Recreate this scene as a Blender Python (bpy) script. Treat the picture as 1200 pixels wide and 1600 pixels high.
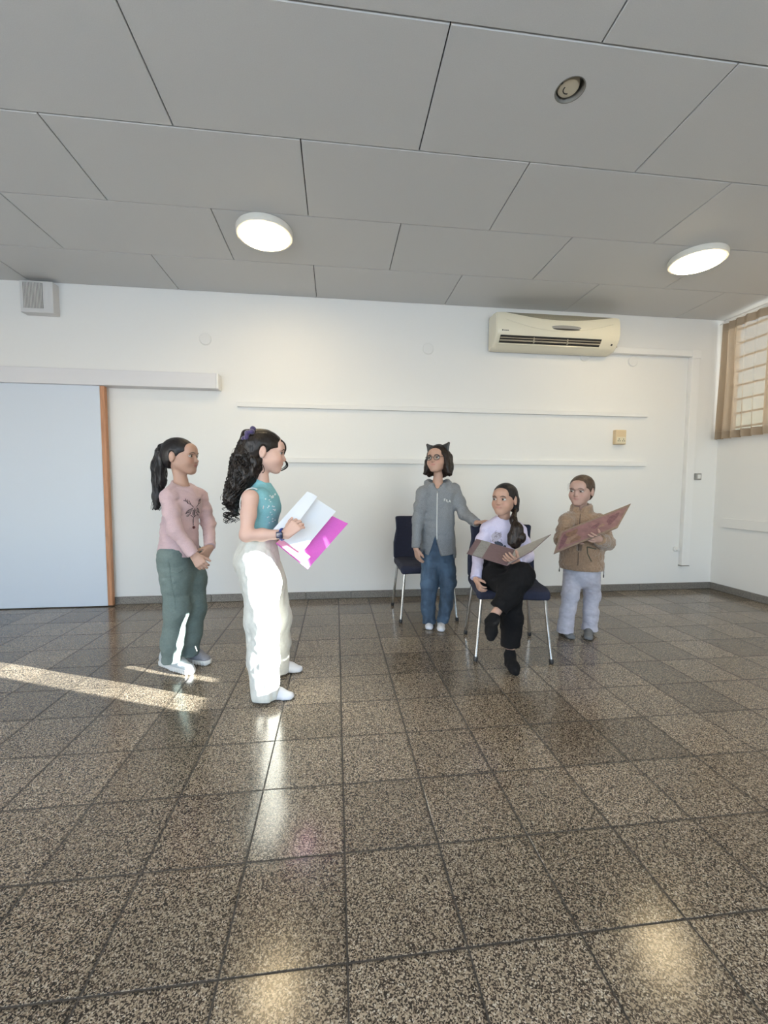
import bpy, bmesh, math, random
import numpy as np
from mathutils import Vector, Matrix
from mathutils.bvhtree import BVHTree

random.seed(7)
for _o in list(bpy.data.objects):
    bpy.data.objects.remove(_o)
SC = bpy.context.scene
COL = SC.collection

# ------------------------------------------------------------------ camera
CAM = (-0.023, -0.890, 1.111)
cd = bpy.data.cameras.new('camera')
cd.sensor_fit = 'VERTICAL'
cd.sensor_height = 36.0
cd.lens = 641.29 / 1600 * 36.0
cd.clip_start = 0.02
co = bpy.data.objects.new('camera', cd)
COL.objects.link(co)
YAW, PITCH, ROLL = -0.1163, -0.0647, 0.0044
fw = Vector((-math.sin(YAW) * math.cos(PITCH), math.cos(YAW) * math.cos(PITCH), math.sin(PITCH)))
rt = Vector((math.cos(YAW), math.sin(YAW), 0))
up = rt.cross(fw)
r2 = rt * math.cos(ROLL) + up * math.sin(ROLL)
u2 = -rt * math.sin(ROLL) + up * math.cos(ROLL)
co.matrix_world = Matrix(((r2.x, u2.x, -fw.x, CAM[0]), (r2.y, u2.y, -fw.y, CAM[1]), (r2.z, u2.z, -fw.z, CAM[2]), (0, 0, 0, 1)))
SC.camera = co

# ------------------------------------------------------------------ world, sun, daylight, exposure
SC.view_settings.view_transform = 'Standard'
SC.view_settings.look = 'None'
SC.view_settings.gamma = 1.0
SC.view_settings.use_curve_mapping = False
SC.view_settings.exposure = -0.32
SC.cycles.use_denoising = True
SC.cycles.max_bounces = 8
SC.cycles.diffuse_bounces = 5
SC.cycles.sample_clamp_indirect = 6.0

SUN_EL = math.radians(10.0)
SUN_AZ = Vector((-0.9236, 0.3834))                       # the way the light travels
wd = bpy.data.worlds.new('world')
SC.world = wd
wd.use_nodes = True
nt = wd.node_tree
bg = nt.nodes['Background']
sky = nt.nodes.new('ShaderNodeTexSky')
sky.sky_type = 'NISHITA'
sky.sun_disc = False
sky.sun_elevation = math.radians(22)
sky.sun_rotation = math.atan2(-SUN_AZ.x, -SUN_AZ.y)
nt.links.new(sky.outputs[0], bg.inputs[0])
bg.inputs[1].default_value = 0.9

sl = bpy.data.lights.new('sun', 'SUN')
sl.energy = 115.0
sl.angle = math.radians(0.22)
sl.color = (1.0, 0.99, 0.96)
so = bpy.data.objects.new('sun', sl)
COL.objects.link(so)
sd = Vector((SUN_AZ.x * math.cos(SUN_EL), SUN_AZ.y * math.cos(SUN_EL), -math.sin(SUN_EL)))
so.rotation_euler = sd.to_track_quat('-Z', 'Y').to_euler()
so.location = (6, -2, 3)


def area(name, loc, direction, sx, sy, power, color):
    l = bpy.data.lights.new(name, 'AREA')
    l.shape = 'RECTANGLE'
    l.size, l.size_y = sx, sy
    l.energy = power
    l.color = color
    o = bpy.data.objects.new(name, l)
    COL.objects.link(o)
    o.location = loc
    o.rotation_euler = Vector(direction).to_track_quat('-Z', 'Y').to_euler()
    return o


# daylight in the window openings of the wall behind the camera, of the left wall and of the right wall
area('daylight_rear_window', (-1.9, -3.55, 1.60), (0, 1, 0), 2.6, 1.5, 115, (0.47, 0.71, 1.0))
area('daylight_rear_window', (1.9, -3.55, 1.60), (0, 1, 0), 2.6, 1.5, 90, (0.78, 0.90, 1.0))
area('daylight_side_window', (4.20, 1.95, 2.22), (-1, 0, 0), 2.1, 1.2, 40, (1.0, 0.96, 0.9))

# ------------------------------------------------------------------ materials
def mat(name, color=(0.8, 0.8, 0.8), rough=0.5, metal=0.0, spec=0.5, noise=0.0, nscale=20.0, bump=0.0, bscale=200.0,
        stretch=None, attr=None, coat=0.0, sheen=0.0, coord='Object'):
    m = bpy.data.materials.new(name)
    m.use_nodes = True
    t = m.node_tree
    b = t.nodes['Principled BSDF']
    b.inputs['Roughness'].default_value = rough
    b.inputs['Metallic'].default_value = metal
    b.inputs['Specular IOR Level'].default_value = spec
    b.inputs['Coat Weight'].default_value = coat
    b.inputs['Sheen Weight'].default_value = sheen
    b.inputs['Base Color'].default_value = (*color, 1)
    src = None
    if attr:
        a = t.nodes.new('ShaderNodeAttribute')
        a.attribute_name = attr
        src = a.outputs['Color']
        t.links.new(src, b.inputs['Base Color'])
    if noise or bump:
        tc = t.nodes.new('ShaderNodeTexCoord')
        mp = t.nodes.new('ShaderNodeMapping')
        if stretch:
            mp.inputs['Scale'].default_value = stretch
        t.links.new(tc.outputs[coord], mp.inputs[0])
    if noise:
        n = t.nodes.new('ShaderNodeTexNoise')
        n.inputs['Scale'].default_value = nscale
        n.inputs['Detail'].default_value = 4
        t.links.new(mp.outputs[0], n.inputs['Vector'])
        mr = t.nodes.new('ShaderNodeMapRange')
        mr.inputs['From Min'].default_value = 0.3
        mr.inputs['From Max'].default_value = 0.7
        mr.inputs['To Min'].default_value = 1 - noise
        mr.inputs['To Max'].default_value = 1 + noise
        t.links.new(n.outputs['Fac'], mr.inputs['Value'])
        mx = t.nodes.new('ShaderNodeVectorMath')
        mx.operation = 'SCALE'
        if src is not None:
            t.links.new(src, mx.inputs[0])
        else:
            mx.inputs[0].default_value = color
        t.links.new(mr.outputs[0], mx.inputs['Scale'])
        t.links.new(mx.outputs[0], b.inputs['Base Color'])
    if bump:
        n2 = t.nodes.new('ShaderNodeTexNoise')
        n2.inputs['Scale'].default_value = bscale
        n2.inputs['Detail'].default_value = 3
        t.links.new(mp.outputs[0], n2.inputs['Vector'])
        bp = t.nodes.new('ShaderNodeBump')
        bp.inputs['Strength'].default_value = bump
        bp.inputs['Distance'].default_value = 0.004
        t.links.new(n2.outputs['Fac'], bp.inputs['Height'])
        t.links.new(bp.outputs[0], b.inputs['Normal'])
    return m


def emis(name, color, strength):
    m = bpy.data.materials.new(name)
    m.use_nodes = True
    t = m.node_tree
    b = t.nodes['Principled BSDF']
    b.inputs['Base Color'].default_value = (*color, 1)
    b.inputs['Emission Color'].default_value = (*color, 1)
    b.inputs['Emission Strength'].default_value = strength
    return m


def terrazzo(name, dark=1.0, per_object=True):
    m = bpy.data.materials.new(name)
    m.use_nodes = True
    t = m.node_tree
    b = t.nodes['Principled BSDF']
    g = t.nodes.new('ShaderNodeNewGeometry')
    v = t.nodes.new('ShaderNodeTexVoronoi')
    v.inputs['Scale'].default_value = 350
    v.inputs['Randomness'].default_value = 1
    nz = t.nodes.new('ShaderNodeTexNoise')
    nz.inputs['Scale'].default_value = 150
    ad = t.nodes.new('ShaderNodeVectorMath')
    ad.operation = 'MULTIPLY_ADD'
    ad.inputs[1].default_value = (0.0055, 0.0055, 0.0055)
    t.links.new(g.outputs['Position'], nz.inputs['Vector'])
    t.links.new(nz.outputs['Color'], ad.inputs[0])
    t.links.new(g.outputs['Position'], ad.inputs[2])
    t.links.new(ad.outputs[0], v.inputs['Vector'])
    sep = t.nodes.new('ShaderNodeSeparateColor')
    t.links.new(v.outputs['Color'], sep.inputs[0])
    r = t.nodes.new('ShaderNodeValToRGB')
    r.color_ramp.interpolation = 'CONSTANT'
    e = r.color_ramp.elements
    e[0].position, e[0].color = 0.0, (0.028, 0.022, 0.017, 1)
    e[1].position, e[1].color = 0.34, (0.080, 0.060, 0.045, 1)
    for p, c in ((0.47, (0.245, 0.196, 0.142, 1)), (0.72, (0.335, 0.278, 0.210, 1)), (0.93, (0.47, 0.415, 0.34, 1))):
        x = e.new(p)
        x.color = c
    t.links.new(sep.outputs[0], r.inputs[0])
    oi = t.nodes.new('ShaderNodeObjectInfo')
    big = t.nodes.new('ShaderNodeTexNoise')
    big.inputs['Scale'].default_value = 1.3
    t.links.new(g.outputs['Position'], big.inputs['Vector'])
    m1 = t.nodes.new('ShaderNodeMapRange')
    m1.inputs['To Min'].default_value = 0.72 * dark
    m1.inputs['To Max'].default_value = 1.12 * dark
    t.links.new((oi.outputs['Random'] if per_object else g.outputs['Random Per Island']), m1.inputs['Value'])
    m2 = t.nodes.new('ShaderNodeMapRange')
    m2.inputs['From Min'].default_value = 0.3
    m2.inputs['From Max'].default_value = 0.7
    m2.inputs['To Min'].default_value = 0.88
    m2.inputs['To Max'].default_value = 1.08
    t.links.new(big.outputs['Fac'], m2.inputs['Value'])
    mu = t.nodes.new('ShaderNodeMath')
    mu.operation = 'MULTIPLY'
    t.links.new(m1.outputs[0], mu.inputs[0])
    t.links.new(m2.outputs[0], mu.inputs[1])
    sp = t.nodes.new('ShaderNodeSeparateXYZ')
    t.links.new(ad.outputs[0], sp.inputs[0])
    es = []
    for ax_ in (0, 1):
        w = t.nodes.new('ShaderNodeMath')
        w.operation = 'PINGPONG'
        w.inputs[1].default_value = 0.145
        t.links.new(sp.outputs[ax_], w.inputs[0])
        es.append(w)
    mn = t.nodes.new('ShaderNodeMath')
    mn.operation = 'MINIMUM'
    t.links.new(es[0].outputs[0], mn.inputs[0])
    t.links.new(es[1].outputs[0], mn.inputs[1])
    m3 = t.nodes.new('ShaderNodeMapRange')
    m3.inputs['From Min'].default_value = 0.002
    m3.inputs['From Max'].default_value = 0.009
    m3.inputs['To Min'].default_value = 0.55
    m3.inputs['To Max'].default_value = 1.0
    t.links.new(mn.outputs[0], m3.inputs['Value'])
    mu2 = t.nodes.new('ShaderNodeMath')
    mu2.operation = 'MULTIPLY'
    t.links.new(mu.outputs[0], mu2.inputs[0])
    t.links.new(m3.outputs[0], mu2.inputs[1])
    mu = mu2
    sc_ = t.nodes.new('ShaderNodeVectorMath')
    sc_.operation = 'SCALE'
    t.links.new(r.outputs[0], sc_.inputs[0])
    t.links.new(mu.outputs[0], sc_.inputs['Scale'])
    t.links.new(sc_.outputs[0], b.inputs['Base Color'])
    b.inputs['Roughness'].default_value = 0.18
    b.inputs['Specular IOR Level'].default_value = 0.5
    return m


M = {}
M['wall'] = mat('wall_paint', (0.80, 0.79, 0.765), 0.6, bump=0.12, bscale=60, coord='Object')
M['white'] = mat('white_gloss_paint', (0.82, 0.81, 0.79), 0.4)
M['ceiling'] = mat('ceiling_panel', (0.57, 0.57, 0.565), 0.55, noise=0.035, nscale=260, bump=0.15, bscale=320)
M['gap'] = mat('ceiling_gap', (0.05, 0.05, 0.05), 0.8)
M['grout'] = mat('grout', (0.035, 0.030, 0.026), 0.7, noise=0.2, nscale=30)
M['tile'] = terrazzo('terrazzo')
M['tile_rest'] = terrazzo('terrazzo_rest', per_object=False)
M['skirting'] = mat('skirting_terrazzo', (0.16, 0.15, 0.135), 0.4, noise=0.5, nscale=140)
M['door'] = mat('door_laminate', (0.64, 0.69, 0.76), 0.42)
M['wood_edge'] = mat('wood_edge', (0.42, 0.20, 0.10), 0.5, noise=0.2, nscale=12, stretch=(8, 8, 0.6))
M['cover'] = mat('track_cover_paint', (0.70, 0.69, 0.70), 0.45)
M['ac'] = mat('cream_plastic', (0.80, 0.745, 0.59), 0.22)
M['ac_grey'] = mat('intake_mesh', (0.25, 0.225, 0.165), 0.6, noise=0.3, nscale=300)
M['dark'] = mat('dark_plastic', (0.02, 0.018, 0.016), 0.5)
M['black'] = mat('black_rubber', (0.012, 0.012, 0.013), 0.5)
M['grey'] = mat('grey_plastic', (0.30, 0.29, 0.27), 0.5)
M['louver'] = mat('louver_plastic', (0.42, 0.37, 0.28), 0.4)
M['beige'] = mat('old_beige_plastic', (0.68, 0.53, 0.33), 0.4)
M['plate'] = mat('white_plastic', (0.74, 0.735, 0.71), 0.4)
M['vent'] = mat('vent_box_paint', (0.62, 0.61, 0.60), 0.5)
M['lamp_rim'] = mat('lamp_rim', (0.80, 0.77, 0.70), 0.4)
M['lamp'] = emis('lamp_diffuser', (1.0, 0.79, 0.47), 42.0)
M['chrome'] = mat('chrome_tube', (0.66, 0.65, 0.63), 0.16, 1.0)
M['navy'] = mat('navy_upholstery', (0.008, 0.011, 0.030), 0.85, noise=0.25, nscale=60, bump=0.3, bscale=500)
M['alu'] = mat('white_aluminium', (0.62, 0.62, 0.60), 0.4)

# ------------------------------------------------------------------ object helpers
def tag(o, label=None, cat=None, group=None, kind=None):
    if label: o['label'] = label
    if cat: o['category'] = cat
    if group: o['group'] = group
    if kind: o['kind'] = kind
    return o


def empty(name, loc=(0, 0, 0), rz=0.0, parent=None):
    o = bpy.data.objects.new(name, None)
    o.empty_display_size = 0.05
    COL.objects.link(o)
    o.location = loc
    o.rotation_euler = (0, 0, rz)
    o.parent = parent
    return o


def link_mesh(name, me, m, parent=None, loc=(0, 0, 0)):
    o = bpy.data.objects.new(name, me)
    COL.objects.link(o)
    if m is not None:
        for q in (m if isinstance(m, (list, tuple)) else [m]):
            me.materials.append(q)
    o.parent = parent
    o.location = loc
    return o


def bm_obj(name, bm, m, parent=None, smooth=False, loc=(0, 0, 0), angle=None):
    bmesh.ops.recalc_face_normals(bm, faces=bm.faces[:])
    me = bpy.data.meshes.new(name)
    if smooth:
        for f in bm.faces:
            f.smooth = True
        if angle:
            for e in bm.edges:
                if len(e.link_faces) == 2 and e.calc_face_angle(0) > angle:
                    e.smooth = False
    bm.to_mesh(me)
    bm.free()
    return link_mesh(name, me, m, parent, loc)


def add_box(bm, lo, hi, bev=0.0, seg=1, mtx=None):
    r = bmesh.ops.create_cube(bm, size=1)
    vs = r['verts']
    for v in vs:
        v.co = Vector([(lo[i] + hi[i]) / 2 + v.co[i] * (hi[i] - lo[i]) for i in range(3)])
    if bev:
        es = list({e for v in vs for e in v.link_edges})
        r2_ = bmesh.ops.bevel(bm, geom=es, offset=bev, segments=seg, affect='EDGES', profile=0.5)
        vs = list({v for f in r2_['faces'] for v in f.verts} | {v for v in vs if v.is_valid})
    if mtx is not None:
        bmesh.ops.transform(bm, matrix=mtx, verts=[v for v in vs if v.is_valid])
    return vs


def box(name, lo, hi, m, parent=None, bev=0.0, seg=1, mtx=None):
    bm = bmesh.new()
    add_box(bm, lo, hi, bev, seg, mtx)
    return bm_obj(name, bm, m, parent)


def add_lathe(bm, prof, center, axis=(0, 0, 1), n=32, caps=True):
    """prof: list of (radius, height along axis)."""
    ax = Vector(axis).normalized()
    q = Vector((0, 0, 1)).rotation_difference(ax)
    rings = []
    for r, h in prof:
        rings.append([bm.verts.new(Vector(center) + q @ Vector((r * math.cos(2 * math.pi * i / n), r * math.sin(2 * math.pi * i / n), h))) for i in range(n)])
    for a, b in zip(rings, rings[1:]):
        for i in range(n):
            bm.faces.new((a[i], a[(i + 1) % n], b[(i + 1) % n], b[i]))
    if caps:
        bm.faces.new(rings[0][::-1])
        bm.faces.new(rings[-1])


def lathe(name, prof, center, m, parent=None, axis=(0, 0, 1), n=32, angle=0.6):
    bm = bmesh.new()
    add_lathe(bm, prof, center, axis, n)
    return bm_obj(name, bm, m, parent, True, angle=angle)


def add_tube(bm, pts, rad, n=8, caps=True):
    pts = [Vector(p) for p in pts]
    if not isinstance(rad, (list, tuple)):
        rad = [rad] * len(pts)
    t0 = (pts[1] - pts[0]).normalized()
    nv = t0.orthogonal().normalized()
    rings = []
    for i, p in enumerate(pts):
        a = pts[max(i - 1, 0)]
        b = pts[min(i + 1, len(pts) - 1)]
        t = (b - a)
        if t.length < 1e-9:
            t = t0
        t.normalize()
        nv = (nv - t * nv.dot(t))
        if nv.length < 1e-6:
            nv = t.orthogonal()
        nv.normalize()
        bv = t.cross(nv)
        rings.append([bm.verts.new(p + (nv * math.cos(2 * math.pi * k / n) + bv * math.sin(2 * math.pi * k / n)) * rad[i]) for k in range(n)])
    for a, b in zip(rings, rings[1:]):
        for k in range(n):
            bm.faces.new((a[k], a[(k + 1) % n], b[(k + 1) % n], b[k]))
    if caps:
        bm.faces.new(rings[0][::-1])
        bm.faces.new(rings[-1])


def tube(name, pts, rad, m, parent=None, n=8):
    bm = bmesh.new()
    add_tube(bm, pts, rad, n)
    return bm_obj(name, bm, m, parent, True, angle=0.9)


def round_path(pts, r=0.03, n=5):
    """a polyline with rounded corners"""
    pts = [Vector(p) for p in pts]
    out = [pts[0]]
    for a, b, c in zip(pts, pts[1:], pts[2:]):
        d1 = (a - b).normalized()
        d2 = (c - b).normalized()
        rr = min(r, (a - b).length * 0.45, (c - b).length * 0.45)
        p, q = b + d1 * rr, b + d2 * rr
        for i in range(n + 1):
            t = i / n
            out.append(p.lerp(b, t).lerp(b.lerp(q, t), t))
    out.append(pts[-1])
    return out


def smooth_path(pts, n=6):
    P = [np.array(p, float) for p in pts]
    out = []
    for i in range(len(P) - 1):
        p0, p1, p2, p3 = P[max(i - 1, 0)], P[i], P[i + 1], P[min(i + 2, len(P) - 1)]
        for q in range(n):
            t = q / n
            out.append(0.5 * (2 * p1 + (p2 - p0) * t + (2 * p0 - 5 * p1 + 4 * p2 - p3) * t * t + (3 * p1 - p0 - 3 * p2 + p3) * t ** 3))
    return out + [P[-1]]


def smooth_rad(r, n=6):
    return [r[i] + (r[i + 1] - r[i]) * q / n for i in range(len(r) - 1) for q in range(n)] + [r[-1]]


# ------------------------------------------------------------------ implicit surfaces (for bodies, clothes, hair)
F32 = np.float32


def _hash(i, j, k, seed):
    n = (i * 374761393 + j * 668265263 + k * 2147483647 + seed * 974634777) & 0xFFFFFFFF
    n = ((n ^ (n >> 13)) * 1274126177) & 0xFFFFFFFF
    return ((n ^ (n >> 16)) & 0xFFFF).astype(F32) / 32767.5 - 1.0


def vnoise(p, seed=0):
    """smooth value noise in [-1,1] at points p (n,3)"""
    f = np.floor(p)
    u = (p - f).astype(F32)
    u = u * u * (3 - 2 * u)
    i, j, k = (f[:, a].astype(np.int64) for a in range(3))
    r = 0
    for dx in (0, 1):
        wx = u[:, 0] if dx else 1 - u[:, 0]
        for dy in (0, 1):
            wy = u[:, 1] if dy else 1 - u[:, 1]
            for dz in (0, 1):
                wz = u[:, 2] if dz else 1 - u[:, 2]
                r = r + wx * wy * wz * _hash(i + dx, j + dy, k + dz, seed)
    return r


def A(v):
    return np.array(v, dtype=float)


def nrm(v):
    v = A(v)
    return v / np.linalg.norm(v)


class Sdf:
    def __init__(s, res=0.004):
        s.ops = []
        s.res = res

    def cone(s, a, b, ra, rb=None, k=0.012, flat=None, op='u'):
        a, b = A(a), A(b)
        rb = ra if rb is None else rb
        ba = b - a
        bb = max(float(ba @ ba), 1e-9)
        n, f = (nrm(flat[0]), flat[1]) if flat else (None, 1)

        def fn(x, y, z):
            px, py, pz = x - a[0], y - a[1], z - a[2]
            h = np.clip((px * ba[0] + py * ba[1] + pz * ba[2]) / bb, 0, 1)
            dx, dy, dz = px - h * ba[0], py - h * ba[1], pz - h * ba[2]
            if n is not None:
                c = (dx * n[0] + dy * n[1] + dz * n[2]) * (1 / f - 1)
                dx, dy, dz = dx + n[0] * c, dy + n[1] * c, dz + n[2] * c
            return (np.sqrt(dx * dx + dy * dy + dz * dz) - (ra + (rb - ra) * h)) * (1 if n is None else min(1, (1 + f) / 2))
        m = max(ra, rb) * max(1, f)
        s.ops.append((fn, np.minimum(a, b) - m, np.maximum(a, b) + m, k, op))
        return s

    def chain(s, pts, rad, k=0.012, flat=None, op='u'):
        for (a, b, ra, rb) in zip(pts, pts[1:], rad, rad[1:]):
            s.cone(a, b, ra, rb, k, flat, op)
        return s

    def ell(s, c, r, R=None, k=0.012, op='u'):
        c, r = A(c), A(r if isinstance(r, (list, tuple)) else (r, r, r))
        R = np.eye(3) if R is None else np.array([A(q) for q in R])

        def fn(x, y, z):
            px, py, pz = x - c[0], y - c[1], z - c[2]
            q = [px * R[i][0] + py * R[i][1] + pz * R[i][2] for i in range(3)]
            k0 = np.sqrt(sum((q[i] / r[i]) ** 2 for i in range(3)))
            k1 = np.sqrt(sum((q[i] / r[i] ** 2) ** 2 for i in range(3)))
            return k0 * (k0 - 1) / np.maximum(k1, 1e-6)
        e = np.sqrt(((R * r[:, None]) ** 2).sum(0))
        s.ops.append((fn, c - e, c + e, k, op))
        return s

    def cut(s, p, n, k=0.003, lo=None, hi=None):
        """remove what lies beyond the plane through p with outward normal n"""
        p, n = A(p), nrm(n)
        fn = lambda x, y, z: -((x - p[0]) * n[0] + (y - p[1]) * n[1] + (z - p[2]) * n[2])
        s.ops.append((fn, lo, hi, k, 's'))
        return s

    def func(s, fn, lo, hi, k=0.005, op='u'):
        s.ops.append((fn, A(lo), A(hi), k, op))
        return s

    def disp(s, fn, band=0.02):
        s.ops.append((fn, None, None, band, 'd'))
        return s

    def mesh(s, name, base, col=None):
        res = s.res
        us = [o for o in s.ops if o[4] == 'u']
        lo = np.min([o[1] for o in us], 0) - 4 * res
        hi = np.max([o[2] for o in us], 0) + 4 * res
        n = np.ceil((hi - lo) / res).astype(int) + 1
        ax = [(lo[i] + np.arange(n[i]) * res).astype(F32) for i in range(3)]
        d = np.full(n, 0.06, F32)
        for fn, l, h, k, op in s.ops:
            if op == 'd':
                idx = np.nonzero(np.abs(d) < k)
                P = np.stack([ax[i][idx[i]] for i in range(3)], 1)
                d[idx] -= fn(P).astype(F32)
                continue
            if l is None:
                sl_ = [slice(0, n[i]) for i in range(3)]
            else:
                mg = k + 0.022
                sl_ = [slice(max(0, int((l[i] - mg - lo[i]) / res)), max(0, min(n[i], int((h[i] + mg - lo[i]) / res) + 2))) for i in range(3)]
            x, y, z = ax[0][sl_[0], None, None], ax[1][None, sl_[1], None], ax[2][None, None, sl_[2]]
            if 0 in (x.size, y.size, z.size):
                continue
            v = fn(x, y, z).astype(F32)
            cur = d[sl_[0], sl_[1], sl_[2]]
            if op == 'u':
                hh = np.maximum(k - np.abs(cur - v), 0) / k
                d[sl_[0], sl_[1], sl_[2]] = np.minimum(cur, v) - hh * hh * (k * 0.25)
            else:
                v = -v
                hh = np.maximum(k - np.abs(cur - v), 0) / k
                d[sl_[0], sl_[1], sl_[2]] = np.maximum(cur, v) + hh * hh * (k * 0.25)
        ins = d < 0
        cs = np.zeros(n - 1, np.int8)
        cor = [(a, b, c) for a in (0, 1) for b in (0, 1) for c in (0, 1)]
        for a, b, c in cor:
            cs += ins[a:n[0] - 1 + a, b:n[1] - 1 + b, c:n[2] - 1 + c]
        act = np.nonzero((cs > 0) & (cs < 8))
        nv = len(act[0])
        ids = np.full(n - 1, -1, np.int32)
        ids[act] = np.arange(nv)
        base_i = np.stack(act, 1)
        dv = {q: d[act[0] + q[0], act[1] + q[1], act[2] + q[2]] for q in cor}
        acc = np.zeros((nv, 3), F32)
        cnt = np.zeros(nv, F32)
        for q in cor:
            for a in range(3):
                if q[a] == 0:
                    w = list(q)
                    w[a] = 1
                    w = tuple(w)
                    m_ = (dv[q] < 0) != (dv[w] < 0)
                    t = dv[q] / np.where(m_, dv[q] - dv[w], 1)
                    p = np.tile(np.array(q, F32), (nv, 1))
                    p[:, a] = t
                    acc[m_] += p[m_]
                    cnt[m_] += 1
        co_ = lo + (base_i + acc / cnt[:, None]) * res
        quads = []
        for a in range(3):
            b, c = (a + 1) % 3, (a + 2) % 3
            s0, s1 = [slice(None)] * 3, [slice(None)] * 3
            s0[a], s1[a] = slice(0, n[a] - 1), slice(1, n[a])
            e = ins[tuple(s0)] != ins[tuple(s1)]
            I = np.stack(np.nonzero(e), 1)
            I = I[(I[:, b] > 0) & (I[:, c] > 0) & (I[:, b] < n[b] - 1) & (I[:, c] < n[c] - 1)]
            fl = ins[I[:, 0], I[:, 1], I[:, 2]]
            def cell(db, dc):
                J = I.copy()
                J[:, b] -= db
                J[:, c] -= dc
                return ids[J[:, 0], J[:, 1], J[:, 2]]
            q = np.stack([cell(1, 1), cell(0, 1), cell(0, 0), cell(1, 0)], 1)
            q[~fl] = q[~fl][:, ::-1]
            quads.append(q)
        q = np.concatenate(quads)
        q = q[(q >= 0).all(1)]
        me = bpy.data.meshes.new(name)
        me.vertices.add(nv)
        me.vertices.foreach_set('co', (co_ - A(base)).astype(F32).ravel())
        me.loops.add(len(q) * 4)
        me.loops.foreach_set('vertex_index', q.astype(np.int32).ravel())
        me.polygons.add(len(q))
        me.polygons.foreach_set('loop_start', np.arange(0, len(q) * 4, 4, dtype=np.int32))
        me.polygons.foreach_set('use_smooth', np.ones(len(q), bool))
        me.update(calc_edges=True)
        if col is not None:
            a = me.attributes.new('Col', 'FLOAT_COLOR', 'POINT')
            c = np.ones((nv, 4), F32)
            c[:, :3] = col(co_)
            a.data.foreach_set('color', c.ravel())
        return me

    def obj(s, name, m, parent, base, col=None):
        return link_mesh(name, s.mesh(name, base, col), m, parent)


def bvh_of(o, base):
    n = len(o.data.vertices)
    co_ = np.empty(n * 3, F32)
    o.data.vertices.foreach_get('co', co_)
    co_ = co_.reshape(-1, 3) + A(base).astype(F32)
    return BVHTree.FromPolygons(co_.tolist(), [tuple(p.vertices) for p in o.data.polygons])


class Decal:
    """lines and patches laid on a surface: seen from along n, u to the right and v up, round the point c"""
    def __init__(s, bvh, c, u, v, base):
        s.b, s.c, s.u, s.v = bvh, Vector(c), Vector(u).normalized(), Vector(v).normalized()
        s.n = s.u.cross(s.v).normalized()
        s.base = Vector(base)

    def hit(s, a, b, off=0.001):
        p = s.c + s.u * a + s.v * b
        h = s.b.ray_cast(p + s.n * 0.25, -s.n, 0.5)
        return (h[0] if h[0] is not None else p) + s.n * off - s.base

    def lines(s, name, polys, rad, m, parent, off=0.0005, n=5, sub=4):
        bm = bmesh.new()
        for P in polys:
            Q = []
            for (x0, y0), (x1, y1) in zip(P, P[1:]):
                for i in range(sub):
                    Q.append((x0 + (x1 - x0) * i / sub, y0 + (y1 - y0) * i / sub))
            Q.append(P[-1])
            r = rad if not isinstance(rad, tuple) else [rad[0] + (rad[1] - rad[0]) * abs(2 * i / (len(Q) - 1) - 1) for i in range(len(Q))]
            add_tube(bm, [s.hit(a, b, off) for a, b in Q], r, n)
        return bm_obj(name, bm, m, parent, True)

    def patches(s, name, ells, m, parent, off=0.0012):
        """flat printed blobs: (x, y, rx, ry, angle)"""
        bm = bmesh.new()
        for x, y, rx, ry, an in ells:
            rings = [[s.hit(x, y, off)]]
            for f in (0.5, 1.0):
                R = []
                for i in range(14):
                    t = 2 * math.pi * i / 14
                    ex, ey = rx * f * math.cos(t), ry * f * math.sin(t)
                    R.append(s.hit(x + ex * math.cos(an) - ey * math.sin(an), y + ex * math.sin(an) + ey * math.cos(an), off))
                rings.append(R)
            c0 = bm.verts.new(rings[0][0])
            v1 = [bm.verts.new(p) for p in rings[1]]
            v2 = [bm.verts.new(p) for p in rings[2]]
            for i in range(14):
                j = (i + 1) % 14
                bm.faces.new((c0, v1[i], v1[j]))
                bm.faces.new((v1[i], v2[i], v2[j], v1[j]))
        return bm_obj(name, bm, m, parent, True)

# ------------------------------------------------------------------ room shell
YB, XR, XL, YF, H = 3.116, 4.055, -4.0, -3.6, 2.867
T = 0.29
wall_back = tag(box('wall_back', (XL - 0.15, YB, -0.1), (XR + 0.2, YB + 0.15, H + 0.2), M['wall']), kind='structure')


def wall_with_openings(name, axis, pos, thick, a0, a1, openings):
    """a wall across an axis, with rectangular openings (a0, a1, z0, z1)"""
    bm = bmesh.new()
    cuts = sorted({a0, a1, *[o[0] for o in openings], *[o[1] for o in openings]})
    for p, q in zip(cuts, cuts[1:]):
        zs = [(-0.1, H + 0.2)]
        for o in openings:
            if o[0] <= p and q <= o[1]:
                zs = [(-0.1, o[2]), (o[3], H + 0.2)]
        for z0, z1 in zs:
            if axis == 'x':
                add_box(bm, (pos, p, z0), (pos + thick, q, z1))
            else:
                add_box(bm, (p, pos, z0), (q, pos + thick, z1))
    return tag(bm_obj(name, bm, M['wall']), kind='structure')


WIN1 = (0.85, 3.07, 1.66, 2.845)
WIN2 = (-1.25, 0.15, 0.880, 1.69)
wall_with_openings('wall_right', 'x', XR, 0.15, YF - 0.15, YB, [WIN1, WIN2])
wall_with_openings('wall_rear', 'y', YF - 0.15, 0.15, XL - 0.15, XR + 0.2, [(-3.3, -0.5, 0.8, 2.4), (0.5, 3.3, 0.8, 2.4)])
tag(box('wall_left', (XL - 0.15, YF, -0.1), (XL, YB, H + 0.2), M['wall']), kind='structure')

# floor: terrazzo tiles on a grouted bed
floor = tag(box('floor', (XL - 0.15, YF - 0.15, -0.12), (XR + 0.2, YB + 0.15, -0.0014), M['grout']), kind='structure')


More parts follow.
